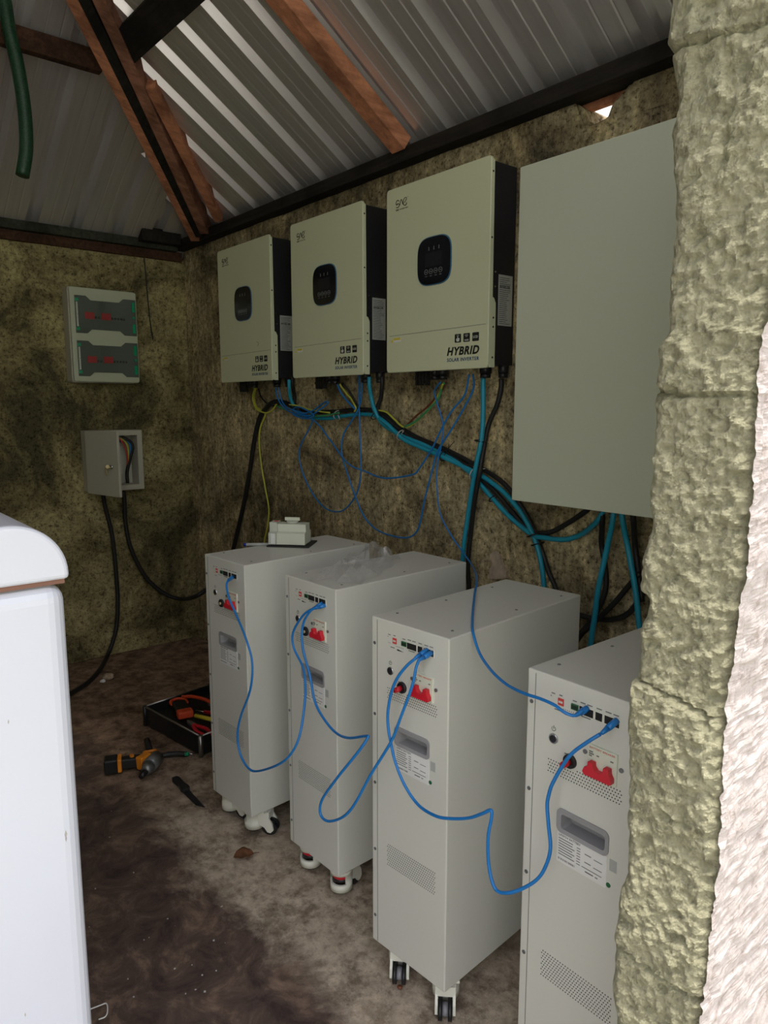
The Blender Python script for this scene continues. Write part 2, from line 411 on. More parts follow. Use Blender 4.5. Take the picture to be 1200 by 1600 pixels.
for k in range(NZ+1):
    z = .62*k/30 if k < 30 else (.62+1.33*(k-30)/460 if k < 490 else 1.95+.35*(k-490)/30); xi = fi(z); xo = fo(z); r = []
    # inner face going back into the room, the jamb face, then the outer face
    ring = [(XI+.012, -.02-(1.08-.0)*(1-i/18), 'i') for i in range(18, 0, -1)]
    ring += [(xi+(xo-xi)*i/NX, JY, 'j') for i in range(NX+1)]
    ring += [(xo, JY+(1.3)*(i/NY)**1.3, 'o') for i in range(1, NY+1)]
    for idx, (x, y, s) in enumerate(ring):
        p = Vector((x, y, z))
        zj = z + .010*noise.noise(Vector((x*9, z*4, 0))) + (x-3.87)*.10; course = abs(((zj+.045) % .39)-.195) > .1915
        cell = math.floor((zj+.045)/.39)
        lump = noise.fractal(p*38, .8, 2.2, 5); fine = noise.fractal(p*95, .9, 2.1, 3); cav = max(0, noise.noise(p*44)-.25)
        big = noise.noise(Vector((x*7, y*7, z*7+cell*5)))
        if s == 'j':
            dep = .0050*lump + .0045*fine + .006*big - .018*cav + .004*(cell % 3-1) + (-.006 if course else 0)
            t = min(1, min(x-xi, xo-x)/.02); edge = .018*(1-t)**2
            p.y += -dep + edge + .006
            p.x += .002*fine
        elif s == 'o':
            p.x += .004*lump + .0015*fine - (.006 if course else 0)*.3
        r.append(bm.verts.new(p))
    rows.append(r)
for A, D in zip(rows, rows[1:]):
    for i in range(len(A)-1): bm.faces.new((A[i], A[i+1], D[i+1], D[i])).smooth = False
box(bm, XI+.03, 3.90, -1.10, .12, 0, 2.3)
mj = plaster('jamb_block', (.88, .85, .58), (.72, .70, .47), (.46, .43, .28), (.10, .20), False, .35, .03, 90)
struct(obj('wall_right', bm, mj))
# outer render: bright limewashed skin over the same wall (sunlit side)
ol = plaster('outer_render', (.52, .48, .46), (.46, .41, .39), (.34, .29, .26), (.24, .34), False, .2, .012)
o_ = bpy.data.objects['wall_right']; o_.data.materials.append(ol)
nring = 18+NX+1+NY-1
for i, p in enumerate(o_.data.polygons):
    if i < NZ*nring and (i % nring) >= 18+NX-1: p.material_index = 1
struct(obj('trim_1', B(XI, 3.94, -3.4, .1, 2.3, WT), M['woodd']))       # lintel
struct(obj('wall_right_of_doorway', B(XI, 3.94, -3.4, -3.05, 0, 2.3), mj))

pp = [at(*p, 1, -.004) for p in ((768, 866), (775, 860), (783, 868), (785, 880), (793, 892), (792, 903), (768, 905), (767, 890), (772, 880), (767, 872))]
struct(obj('trim_2', prism(bmesh.new(), [(p.x, p.z) for p in pp], 1, -.012, .004), mat('bare_plaster', (.62, .50, .38), .95, var=.3, vscale=30)))
# ------------------------------------------------------------------ roof timbers and sheets
ZB = 2.49
SL, SR = .63, .66; ZL = ZB-.07
def timber(name, label, bm, m, bevel=.003):
    return tag(obj(name, bm, m, bevel=bevel), label, 'beam')
timber('wall_plate', 'black timber wall plate along the top of the wall behind the inverters', B(-.12, 3.95, -.06, .03, WT, ZB-.018), M['woodd'])
timber('wall_plate', 'grey-green weathered timber wall plate over the distribution box wall', B(-.04, .06, -3.4, -.062, 2.405, 2.453), M['woodg'])
timber('wall_board', 'reddish brown board between the left wall and its grey-green wall plate', B(-.06, .022, -3.38, -.02, 2.355, 2.408), M['woodx'])
timber('timber_offcut', 'short black timber block lying on the wall plate in the corner under the rafters', B(.045, .12, -.30, -.065, 2.43, 2.505), M['woodd'])
timber('outer_board', 'reddish brown board seen through the broken hole at the top of the wall', B(2.4, 3.6, .035, .06, 2.402, 2.49), M['wood'])
# rafter parallel to the ribs of the right roof plane
d = Vector((0, -1, SR)).normalized()
upn = Vector((0, SR, 1)).normalized()
def on_r(x, y, off=0): return Vector((x, y, ZB+SR*-y)) + upn*off
def on_l(x, y, off=0): return Vector((x, y, ZL+SL*x)) + Vector((-SL, 0, 1)).normalized()*off
timber('rafter', 'red-brown rafter running up the sheets between the second and third inverters', beam(bmesh.new(), on_r(2.085, -.035, -.012), on_r(2.085, -1.68, -.012), .075, .060, upn), M['wood'])
timber('rafter', 'rafter hidden past the doorway wall on the right roof slope', beam(bmesh.new(), on_r(3.3, -.035, -.012), on_r(3.3, -1.68, -.012), .065, .10, upn), M['wood'])
# hip members climbing from the corner
hipup = Vector((-.45, .45, 1)).normalized()
def hipb(name, label, pa, pb, wd, h, m): timber(name, label, beam(bmesh.new(), pa, pb, wd, h, hipup), m)
H0 = at(312, 363, 1, -.06); 
hipb('hip_rafter', 'orange-edged hip rafter at the left of the group rising from the room corner', (.305, -.045, 2.53), (1.325, -1.071, 3.226), .050, .130, M['wood'])
hipb('hip_rafter', 'dark hip rafter sandwiched between the orange-edged one and the red-brown one', (.355, -.045, 2.53), (1.377, -1.051, 3.216), .045, .115, M['woodd'])
hipb('hip_rafter', 'red-brown hip rafter at the right of the group rising from the room corner', (.415, -.045, 2.53), (1.437, -1.021, 3.206), .050, .105, M['woodr'])
hipb('jack_rafter', 'slim orange-brown jack rafter right of the hip rafters, ending under the dark collar beam', (.575, -.045, 2.54), (1.06, -.60, 2.915), .045, .075, M['wood'])
timber('collar_beam', 'dark brown collar beam under the left roof slope, behind the green hose', beam(bmesh.new(), (.93, -3.2, 3.01), (.93, -.775, 3.0), .045, .085), M['woodx'])
timber('collar_beam', 'dark collar beam crossing the right roof slope at the top of the picture', beam(bmesh.new(), (1.10, -.735, 2.975), (3.3, -.70, 2.965), .12, .05, (0, SR, 1)), M['woodd'])
timber('ridge_beam', 'ridge timber at the top of the roof, above the picture', B(1.5, 4.1, -1.73, -1.67, 3.46, 3.56), M['woodd'])

def rib_profile(w0, w1, pitch, first, hh=.028):
    """(distance, height) polyline of a box-ribbed sheet"""
    out = [(w0, 0)]; p = first
    while p < w1:
        if p-.03 > w0:
            out += [(p-.036, 0), (p-.016, hh), (p+.014, hh), (p+.030, 0)]
            for q_ in (.07, .13): out += [(p+q_-.005, 0), (p+q_, .0022), (p+q_+.005, 0)]
        p += pitch
    out = [a for a in out if a[0] < w1] + [(w1, 0)]
    return out
def sheet(name, label, prof, fn, m):
    bm = bmesh.new(); prev = None
    for t, h in prof:
        a, b = fn(t, h); va, vb = bm.verts.new(a), bm.verts.new(b)
        if prev: bm.faces.new((prev[0], va, vb, prev[1]))
        prev = (va, vb)
    o = obj(name, bm, m); s = o.modifiers.new('gauge', 'SOLIDIFY'); s.thickness = .0015
    return tag(o, label, 'roofing')
RY = -1.70
def fr(t, h):
    top = max(RY, -(t*SL-.07)/SR-.10 if t > 0 else 0)
    if t < -.05: top = .30
    lo = .10
    if t < 0: top = .09
    return on_r(t, lo, h), on_r(t, min(top, .09), h)
sheet('roof_sheet', 'shiny ribbed metal roof sheets of the right slope over the inverters', rib_profile(-.1, 2.02, .2, .115), fr, M['sheetr'])
sheet('roof_sheet', 'shiny ribbed metal roof sheets right of the bare rafter, over the big grey panel', rib_profile(2.0, 4.12, .2, 2.115), lambda t, h: (on_r(t, .10, h+.002), on_r(t, RY, h+.002)), M['sheetr'])
def fl(t, h):   # t measured along -y
    top = min(1.575, (t*SR+.07)/SL+.10) if t > 0 else -.09
    return on_l(-.10, -t, h), on_l(max(top, -.09), -t, h)
sheet('roof_sheet', 'dull ribbed metal roof sheets of the left slope above the distribution box wall', rib_profile(-.1, 1.70, .22, .21, .045), fl, M['sheetl'])
sheet('roof_sheet', 'ribbed metal roof sheets of the left slope past the ridge', rib_profile(1.70, 3.7, .22, 1.75), lambda t, h: (on_l(-.32, -t, h), on_l(max(-.3, min(1.575, (3.4-t)*SR/SL)), -t, h)), M['sheetl'])
sheet('roof_sheet', 'ribbed metal roof sheets of the far slope behind the viewer', rib_profile(.05, 4.12, .2, .115), lambda t, h: (Vector((t, -3.72, ZB+h-.32*SR)), Vector((t, -3.4+min(1.70, t*SL/SR), ZB+h+SR*min(1.70, t*SL/SR)))), M['sheetr'])

# green hose dangling from the roof
tag(obj('garden_hose', T([(1.0, -1.20, 3.5), at(4, -20, 0, 1.0), at(14, 45, 0, 1.0), at(27, 100, 0, 1.0), at(38, 170, 0, 1.0), at(41, 230, 0, 1.0), at(35, 275, 0, 1.0)], .026, 14), M['hose']),
    'dark green braided hose dangling from the roof at the top left', 'hose')

# ------------------------------------------------------------------ big white appliance by the doorway
a = empty('white_appliance', 'large white enamel appliance with a rounded lid at the left edge', 'appliance', (2.55, -2.35, 0))
obj('body', B(.0, .55, 0, .700, .03, 1.217), M['white_enamel'], a, bevel=.03, seg=5)
bm = bmesh.new(); prism(bm, [(0, 1.2235)]+[(.085-.085*math.cos(a*PI/24), 1.318-.085+.085*math.sin(a*PI/24)) for a in range(13)]+[(.705-.085+.085*math.sin(a*PI/24), 1.318-.085+.085*math.cos(a*PI/24)) for a in range(13)]+[(.705, 1.2235)], 0, .0, .553)
o = obj('lid', bm, M['white_enamel'], a, bevel=.008, seg=3)
obj('lid_gasket', B(.006, .546, .006, .698, 1.2165, 1.2245), M['seam'], a)
for y, z, s in ((.60, 1.01, .003), (.672, .79, .006), (.672, .782, .004), (.52, .55, .006), (.516, .54, .005), (.515, .48, .004), (.59, .50, .003)):
    bm = bmesh.new(); prism(bm, [(y-s*.3, z), (y, z-s*1.2), (y+s*.4, z+.2*s), (y+s*.1, z+s*1.3)], 0, .549, .5505); obj('dirt_mark', bm, M['dirt'], a)
for y in (.04, .66):
    for x in (.05, .5): obj('foot', cyl(bmesh.new(), (x, y, 0), (x, y, .035), .02), M['black'], a)

# ------------------------------------------------------------------ battery cabinets
BW, BD, BH, BZ = .2543, .5523, .8878, .0946
def caster(root, x, y, rz, red):
    c = obj('caster', B(-.03, .03, -.03, .03, BZ-.008, BZ-.0005), M['caster'], root); c.location = (x, y, 0); c.rotation_euler = (0, 0, rz); c.scale = (1.15, 1.15, 1)
    bm = bmesh.new()
    # round leveling housing with a window onto the dial
    for z0, z1, a0, a1 in ((.020, .045, 0, 360), (.045, .074, 60, 300), (.074, .0866, 0, 360)):
        n = 24; 
        st = [i for i in range(n+1) if a0 <= 360*i/n <= a1]
        vo = [[bm.verts.new((-.014-.030*math.cos(math.radians(360*i/n))*rr, .030*math.sin(math.radians(360*i/n))*rr, z)) for i in st] for z, rr in ((z0, 1), (z1, 1), (z1, .82), (z0, .82))]
        if a1 == 360 and a0 == 0: pass
        for q_ in range(4):
            A, D = vo[q_], vo[(q_+1) % 4]
            for i in range(len(st)-1): bm.faces.new((A[i], A[i+1], D[i+1], D[i])).smooth = q_ == 0
    # fork cheeks
    for s in (-1, 1):
        prism(bm, [(-.012, .0866), (.030, .0866), (.052, .045), (.055, .022), (.046, .012), (.036, .014), (.026, .030), (-.012, .050)], 1, s*.019-.003, s*.019+.003)
    box(bm, -.012, .042, -.021, .021, .060, .0866)
    bmesh.ops.remove_doubles(bm, verts=bm.verts[:], dist=1e-5)
    obj('housing', bm, M['caster'], c)
    bm = cyl(bmesh.new(), (-.014, 0, .050), (-.014, 0, .060), .0235, n=20, mi=0); cyl(bm, (-.014, 0, .060), (-.014, 0, .072), .0235, n=20, mi=1)
    obj('leveling_dial', bm, [M['black'], M['red']], c)
    bm = cyl(bmesh.new(), (.040, -.015, .024), (.040, -.006, .024), .024, n=22); cyl(bm, (.040, .006, .024), (.040, .015, .024), .024, n=22)
    cyl(bm, (.040, -.007, .024), (.040, .007, .024), .015, n=16, mi=1)
    obj('wheel', bm, [M['black'], M['wheel']], c)
    obj('foot_pad', cyl(bmesh.new(), (-.014, 0, .012), (-.014, 0, .020), .022, n=20), M['rubber'], c)
    return c

def battery(i, loc, rz, label, crot, red):
    t = empty('battery_cabinet', label, 'battery cabinet', loc, rz, 'white battery cabinets in a row on the floor')
    o = obj('cabinet_body', B(0, BW, 0, BD, BZ, BZ+BH), M['cab'], t, bevel=.003, seg=2)
    bm = bmesh.new(); prism(bm, rrect(.091, .193, BZ+.586, BZ+.618, .004), 1, -.01, .035); cut(o, bm)
    Z = lambda z: BZ+z
    o = 0.008                                                        # printed things sit a touch right of the screw strip
    obj('panel_seam', B(.0195, .0208, -.0006, .001, Z(.004), Z(BH-.006)), M['grey_print'], t)
    for z in (.821, .635, .450, .265, .076):
        obj('screw', cyl(bmesh.new(), (.0115, .001, Z(z)), (.0115, -.0016, Z(z)), .0042, n=12), M['toolgrey'], t)
    # recessed pull
    bm = bmesh.new(); out_ = rrect(.090, .206, Z(.578), Z(.628), .012); inn = rrect(.100, .198, Z(.587), Z(.617), .006)
    rings = [[bm.verts.new((x, yy, z)) for x, z in L] for L, yy in ((out_, .0), (out_, -.003), (inn, -.002), (inn, .030))]
    for A, D in zip(rings, rings[1:]):
        for j in range(len(A)): bm.faces.new((A[j], A[(j+1) % len(A)], D[(j+1) % len(A)], D[j]))
    bm.faces.new(rings[-1])
    hd = obj('recessed_handle', bm, M['grip'], t)
    # rating label under the pull
    lb = obj('rating_label', B(.092, .204, -.001, .0003, Z(.515), Z(.5785)), M['label'], t)
    pr = bmesh.new()
    text_bm(pr, 'LIFEPO4 BATTERY', .0062, lambda u, v, w_: Vector((.096+u, -.0012-w_*.2, Z(.5705)+v)), width=.05, bold=.0001)
    for r in range(7):
        z = Z(.5645-.0055*r); box(pr, .096, .096+(.032 if r % 2 else .037)-.004*(r == 0), -.0013, -.0008, z, z+.0018)
        box(pr, .138, .138+.008, -.0013, -.0008, z-.001, z+.0006)
        if r in (1, 4): box(pr, .156, .170, -.0013, -.0008, z, z+.0018); box(pr, .176, .194, -.0013, -.0008, z-.0015, z)
    for r in range(18): box(pr, .096+r*.0022, .096+r*.0022+random.choice((.0007, .0013)), -.0013, -.0008, Z(.5205), Z(.5245))
    box(pr, .150, .194, -.0013, -.0008, Z(.531), Z(.5325)); box(pr, .158, .176, -.0013, -.0008, Z(.5235), Z(.526)); box(pr, .180, .186, -.0013, -.0008, Z(.5235), Z(.5255))
    obj('label_print', pr, M['grey_print'], lb)
    obj('square_sticker', B(.209, .224, -.0008, .0003, Z(.555), Z(.578)), M['labelg'], t)
    obj('round_sticker', cyl(bmesh.new(), (.2085, .0003, Z(.524)), (.2085, -.0009, Z(.524)), .0048, n=16), M['green'], t)
    # ports row
    obj('dip_switch', box(B(.082, .095, -.0015, .001, Z(.835), Z(.849)), .084, .093, -.0022, -.001, Z(.840), Z(.844), 1), [M['redp'], M['white']], t)
    bm = B(.113, .128, -.003, .001, Z(.837), Z(.848))
    for k in range(4): box(bm, .1145+k*.0035, .1168+k*.0035, -.0036, -.0028, Z(.839), Z(.846), 1)
    obj('terminal_connector', bm, [M['green'], M['print']], t)
    for x0, x1 in ((.131, .161), (.166, .180), (.185, .215)):
        bm = B(x0-.0015, x1+.0015, -.0012, .001, Z(.8325), Z(.8505), 0); box(bm, x0, x1, -.0018, .0, Z(.834), Z(.849), 1)
        n_ = 1 if x1-x0 < .02 else 2
        for k in range(n_): xx = x0+(x1-x0)*(k+.5)/n_; box(bm, xx-.003, xx+.003, -.0021, -.001, Z(.8345), Z(.837), 2)
        obj('network_port', bm, [M['caster'], M['dark'], M['print']], t)
    pr = bmesh.new()
    for x0, x1, z in ((.132, .143, .855), (.147, .158, .855), (.167, .178, .855), (.186, .198, .855), (.202, .213, .855), (.115, .124, .853), (.084, .091, .854), (.135, .155, .829), (.066, .074, .853), (.064, .066, .847), (.074, .088, .823), (.101, .109, .742)):
        box(pr, x0, x1, -.0007, .0002, Z(z), Z(z+.0018))
    for k in range(6): box(pr, .094+k*.0045, .0955+k*.0045, -.0008, .0002, Z(.829), Z(.8305))
    text_bm(pr, 'RUN', .004, lambda u, v, w_: Vector((.066+u, -.0006, Z(.832)+v)), width=.008)
    obj('panel_print', pr, M['grey_print'], t)
    if i in (1, 2, 3): obj('pen_mark', prism(bmesh.new(), [(.095, Z(.8225)), (.099, Z(.824)), (.118, Z(.821)), (.099, Z(.820))], 1, -.0008, .0002), M['print'], t)
    # power symbol and button
    bm = T([(.074+.0045*math.sin(math.radians(a)), -.0006, Z(.783)+.0045*math.cos(math.radians(a))) for a in range(35, 330, 20)], .0006, 5, 0)
    box(bm, .0735, .0745, -.0012, 0, Z(.783), Z(.789)); obj('power_symbol', bm, M['grey_print'], t)
    bt = obj('power_button', cyl(bmesh.new(), (.075, .001, Z(.763)), (.075, -.0035, Z(.763)), .0105, .0098, n=20), M['chrome'], t)
    obj('button_cap', cyl(bmesh.new(), (.075, -.003, Z(.763)), (.075, -.0048, Z(.763)), .0070, n=18), M['blackm'], bt)
    # socket
    s = obj('round_socket', cyl(bmesh.new(), (.115, .001, Z(.732)), (.115, -.006, Z(.732)), .0145, .0135, n=22), M['black'], t)
    if red:
        obj('dust_plug', cyl(cyl(bmesh.new(), (.115, -.006, Z(.732)), (.113, -.022, Z(.730)), .0065, n=14), (.113, -.022, Z(.730)), (.1125, -.025, Z(.7295)), .0055, n=14), M['red'], s)
    else:
        obj('contact_pin', cyl(bmesh.new(), (.115, -.005, Z(.732)), (.115, -.010, Z(.732)), .0045, n=12), M['brass'], s)
    # breaker
    br = obj('breaker', B(.155, .216, -.004, .001, Z(.722), Z(.784)), M['modlight'], t, bevel=.001)
    pr = bmesh.new(); text_bm(pr, 'BATTERY BREAKER', .0052, lambda u, v, w_: Vector((.159+u, -.0045-w_*.2, Z(.7775)+v)), width=.053)
    obj('red_caption', pr, M['redp'], br)
    pr = bmesh.new()
    for x0, x1, z in ((.174, .179, .766), (.203, .209, .766), (.158, .166, .770), (.158, .168, .766), (.158, .164, .762)): box(pr, x0, x1, -.0048, -.003, Z(z), Z(z+.0022))
    obj('breaker_print', pr, M['grey_print'], br)
    h = [(.152, .733), (.156, .743), (.163, .7455), (.163, .756), (.174, .756), (.175, .748), (.180, .742), (.190, .742), (.195, .748), (.196, .756), (.207, .756), (.208, .746), (.213, .738), (.213, .729), (.209, .7275), (.156, .7275)]
    obj('breaker_handle', prism(bmesh.new(), [(x, Z(z)) for x, z in h], 1, -.017, -.0045), M['red'], br, bevel=.0012)
    obj('breaker_screw', cyl(bmesh.new(), (.2235, .001, Z(.757)), (.2235, -.002, Z(.757)), .0045, n=12), M['toolgrey'], t)
    obj('breaker_screw', cyl(bmesh.new(), (.147, .001, Z(.764)), (.147, -.002, Z(.764)), .0045, n=12), M['toolgrey'], t)
    # perforated vents
    for z0, z1, nx_, px_ in ((.692, .722, 27, .0061), (.243, .304, 27, .0061)):
        bm = bmesh.new(); r_ = 0; z = z0
        while z <= z1:
            for k in range(nx_):
                x = .064+px_*k+(px_/2 if r_ % 2 else 0)
                if x < .226 and not (.100 < x < .131 and z > .716): cyl(bm, (x, .001, Z(z)), (x, -.0005, Z(z)), .0013, n=7)
            z += .0062; r_ += 1
        obj('vent_holes', bm, M['dark'], t)
    # lid screws
    for x, y in ((.03, .06), (.035, .24), (.035, .44), (.22, .05), (.22, .30), (.225, .50)):
        obj('lid_screw', cyl(bmesh.new(), (x, y, Z(BH)-.0005), (x, y, Z(BH)+.0014), .0036, n=10), M['toolgrey'], t)
    for ch in t.children:
        if ch.name.split('.')[0] not in ('cabinet_body', 'panel_seam', 'screw', 'lid_screw'): ch.location.x -= .007
    for (x, y), r in zip(((.048, .06), (BW-.048, .06), (.05, BD-.06), (BW-.05, BD-.06)), crot): caster(t, x, y, r, red)
    return t
R = math.radians
battery(0, (1.9788, -.8771, 0), .0645, 'white battery cabinet farthest from the doorway, carrying the grey module and the marker pen', (R(20), R(35), R(10), R(60)), False)
battery(1, (2.4251, -.8255, 0), .0359, 'white battery cabinet with a crumpled clear plastic bag on its top', (R(100), R(108), R(60), R(90)), False)
battery(2, (2.9402, -.8942, 0), .0755, 'white battery cabinet third from the corner, a blue cable crossing its bare top', (R(-50), R(-50), R(60), R(90)), True)
battery(3, (3.4190, -.8778, 0), 0, 'white battery cabinet nearest the doorway, cut off by the rough block jamb', (R(-20), R(-60), R(60), R(90)), True)

# ------------------------------------------------------------------ inverters
IW, IH, IY = .5278, .6744, -.14
def inverter(k, x, z, label):
    t = empty('solar_inverter', label, 'inverter', (x, 0, z), 0, 'hybrid solar inverters on the back wall')
    # front cover: a shallow painted tray with rounded corners and a stepped side lip
    bm = bmesh.new(); prism(bm, rrect(0, IW, 0, IH, .014), 1, IY, IY+.012)
    cv = obj('front_cover', bm, M['inv'], t, bevel=.003, seg=3)
    for xs in (0, IW-.0025):
        prs = [(IY+.010, .002), (-.106, .002), (-.106, .212), (-.114, .228), (-.122, .232), (-.124, .660), (IY+.010, .664)]
        lip = obj('side_lip', prism(bmesh.new(), prs, 0, xs, xs+.0025), M['inv'], t)
        for yy, zz in ((-.131, .625), (-.1315, .42), (-.117, .165), (-.117, .135), (-.118, .035)):
            obj('lip_hole', cyl(bmesh.new(), (xs-.0006 if xs == 0 else xs+.0031, yy, zz), (xs+.001, yy, zz), .0035, n=10), M['dark'], lip)
    obj('housing', B(.008, IW-.008, -.128, -.004, .012, IH-.012), M['blackm'], t, bevel=.003)
    bm = bmesh.new()
    for j in range(24): box(bm, .03+j*.02, .034+j*.02, -.10, -.012, IH-.013, IH-.004)
    obj('heat_sink', bm, M['blackm'], t)
    # seam line
    obj('cover_seam', prism(bmesh.new(), [(.018, .1375), (IW-.012, .1435), (IW-.012, .1447), (.018, .1388)], 1, IY-.0006, IY+.001), M['grey_print'], t)
    # display
    dx0, dx1, dz0, dz1 = .178, .352, .300, .468
    def super_(x0, x1, z0, z1, e=3.6, n=48):
        cx, cz, a_, b_ = (x0+x1)/2, (z0+z1)/2, (x1-x0)/2, (z1-z0)/2; L = []
        for i_ in range(n):
            th = 2*PI*i_/n; c_, s_ = math.cos(th), math.sin(th)
            L.append((cx+a_*math.copysign(abs(c_)**(2/e), c_), cz+b_*math.copysign(abs(s_)**(2/e), s_)))
        return L
    dp = obj('display', prism(bmesh.new(), super_(dx0, dx1, dz0, dz1), 1, IY-.003, IY+.001), M['rim'], t)
    obj('display_glass', prism(bmesh.new(), super_(dx0+.0035, dx1-.0035, dz0+.0035, dz1-.0035), 1, IY-.005, IY-.002), M['glass_dark'], dp)
    obj('lcd_screen', B(.222, .308, IY-.0055, IY-.004, .365, .412), M['lcd'], dp)
    bm = bmesh.new()
    for j in range(4):
        cx = .228+.0245*j; tube(bm, [(cx+.0085*math.cos(a_*PI/8), IY-.0056, .348+.0085*math.sin(a_*PI/8)) for a_ in range(17)], .0007, 4, 0)
        box(bm, cx-.003, cx+.003, IY-.0058, IY-.005, .347, .349); box(bm, cx-.005, cx+.005, IY-.0058, IY-.005, .332, .3335)
    obj('touch_buttons', bm, M['icon'], dp)
    bm = bmesh.new()
    for j in range(3): box(bm, .240+.026*j, .2415+.026*j, IY-.0058, IY-.005, .424, .433); box(bm, .238+.026*j, .243+.026*j, IY-.0058, IY-.005, .4215, .423)
    obj('status_lights', bm, M['icon'], dp)
    # logo: three round monoline letters
    bm = bmesh.new(); y = IY-.0006
    def P(u, v): return (.054+u, y, .602+v)
    tube(bm, [P(.018, .021), P(.012, .026), P(.004, .023), P(.001, .014), P(.004, .012), P(.014, .014), P(.019, .010), P(.019, .004), P(.012, .000), P(.003, .002)], .0013, 6, 4)
    tube(bm, [P(.006, .009), P(.012, .015)], .0012, 6, 0)
    tube(bm, [P(.022, .006), P(.026, .018), P(.031, .025), P(.036, .018), P(.040, .006)], .0013, 6, 4)
    tube(bm, [P(.049, .010), P(.059, .020), P(.059, .026), P(.051, .027), P(.044, .020), P(.042, .009), P(.048, .001), P(.057, .001), P(.062, .008)], .0013, 6, 4)
    tube(bm, [P(.066, .027), P(.067, .029)], .0009, 5, 0)
    text_bm(bm, 'SAE', .0085, lambda u, v, w_: Vector((.054+u, IY-.0004-w_*.3, .591+v)), bold=.0003, width=.016)
    text_bm(bm, 'INVERTER', .0066, lambda u, v, w_: Vector((.074+u, IY-.0004-w_*.3, .5915+v)), width=.048)
    obj('logo', bm, M['print'], t)
    # HYBRID / SOLAR INVERTER
    bm = bmesh.new(); text_bm(bm, 'HYBRID', .038, lambda u, v, w_: Vector((.334+u, IY-.0006-w_*.3, .050+v)), shear=.25, bold=.0015, width=.155)
    obj('hybrid_lettering', bm, M['print'], t)
    bm = bmesh.new(); text_bm(bm, 'SOLAR INVERTER', .0165, lambda u, v, w_: Vector((.335+u, IY-.0006-w_*.3, .028+v)), bold=.0004, width=.154)
    obj('solar_inverter_lettering', bm, M['blue_print'], t)
    # three square icons
    for j, x0 in enumerate((.372, .414, .456)):
        w_ = .030
        bm = prism(bmesh.new(), rrect(x0, x0+w_, .0915, .1205, .003, 3), 1, IY-.0008, IY+.0005)
        ic = obj('icon', bm, M['print'], t); bm = bmesh.new(); f = lambda u, v, w2: Vector((x0+.003+u, IY-.0011-w2*.3, .102+v))
        if j == 0:
            prism(bm, [(x0+.010, .095), (x0+.021, .095), (x0+.024, .103), (x0+.022, .107), (x0+.016, .107), (x0+.016, .115), (x0+.013, .115), (x0+.013, .104), (x0+.009, .106), (x0+.007, .103)], 1, IY-.0014, IY-.0006)
            tube(bm, [(x0+.0145+.006*math.cos(a_*PI/6), IY-.001, .1125+.006*math.sin(a_*PI/6)) for a_ in range(7)], .0006, 4, 0)
        elif j == 1:
            for rr in (.004, .0075, .011): tube(bm, [(x0+.015+rr*math.cos(PI/4+a_*PI/12), IY-.001, .1055+rr*math.sin(PI/4+a_*PI/12)) for a_ in range(7)], .0008, 4, 0)
            text_bm(bm, 'WIFI', .008, lambda u, v, w2: Vector((x0+.005+u, IY-.0011-w2*.3, .0945+v)), width=.020, bold=.0002)
        else:
            text_bm(bm, 'LCD', .011, lambda u, v, w2: Vector((x0+.004+u, IY-.0011-w2*.3, .102+v)), width=.022, bold=.0003)
        obj('icon_mark', bm, M['white'], ic)
    # small caution sticker
    ws = obj('caution_sticker', B(.043, .084, IY-.0008, IY+.0005, .114, .130), M['label'], t)
    obj('yellow_caption', B(.044, .083, IY-.0012, IY-.0006, .1215, .1295), M['yellow'], ws)
    bm = prism(bmesh.new(), [(.028, .114), (.040, .114), (.034, .127)], 1, IY-.0008, IY+.0005); obj('warning_triangle', bm, M['yellow'], t)
    if k == 0: obj('scuff_mark', T([(.385, IY, .190), (.40, IY, .186), (.405, IY, .178), (.395, IY, .170)], .001, 5), M['grey_print'], t)
    # side data sticker
    sd = obj('rating_label', B(IW-.0085, IW-.0070, -.086, -.016, .143, .309), M['labelg'], t)
    bm = bmesh.new(); X0 = IW-.0071
    for r in range(24):
        z_ = .300-.0065*r
        if r == 4: continue
        box(bm, X0, X0+.0005, -.081, -.081+random.uniform(.035, .058), z_-.0015, z_)
    text_bm(bm, 'INVERTER', .011, lambda u, v, w2: Vector((X0+.0003+w2*.2, -.080+u, .268+v)), width=.052, bold=.0004)
    obj('label_print', bm, M['print'], sd)
    for yy, zz in ((-.103, .315), (-.103, .268)):
        obj('side_screw', cyl(bmesh.new(), (IW-.0085, yy, zz), (IW-.0062, yy, zz), .003, n=10), M['chrome'], t)
    # connectors underneath
    for j in range(4):
        bm = B(.118+.018*j, .130+.018*j, -.095, -.078, -.050+(.006 if j == 2 else 0), .014); box(bm, .1165+.018*j, .1315+.018*j, -.097, -.076, -.030, -.018)
        obj('solar_connector', bm, M['black'], t)
    for cx, r_, y_ in ((.215, .016, -.085), (.258, .020, -.085), (.455, .021, -.07), (.505, .018, -.035)):
        bm = cyl(bmesh.new(), (cx, y_, .014), (cx, y_, -.014), r_, n=8); cyl(bm, (cx, y_, -.014), (cx, y_, -.030), r_*.86, n=16)
        obj('cable_gland', bm, M['black'], t)
    return t
inverter(0, .709, 1.618, 'pale hybrid solar inverter nearest the room corner, smallest of the three in view')
inverter(1, 1.4187, 1.6225, 'middle pale hybrid solar inverter, between the corner one and the one beside the grey panel')
inverter(2, 2.0942, 1.6236, 'pale hybrid solar inverter beside the big plain grey panel')

# plain combiner cabinet
t = empty('distribution_cabinet', 'big plain grey-green wall cabinet right of the inverters, cut off by the jamb', 'electrical cabinet', (2.8394, 0, 1.2085))
obj('cabinet_body', B(.004, .60, -.240, -.0105, .004, .971), M['panel'], t, bevel=.002)
obj('cabinet_door', B(0, .604, -.2577, -.240, 0, .975), M['panel'], t, bevel=.003)
bm = bmesh.new()
for x in (.10, .24, .38, .48): cyl(bm, (x, -.10, .006), (x, -.10, -.010), .02, n=8)
obj('cable_gland', bm, M['black'], t)

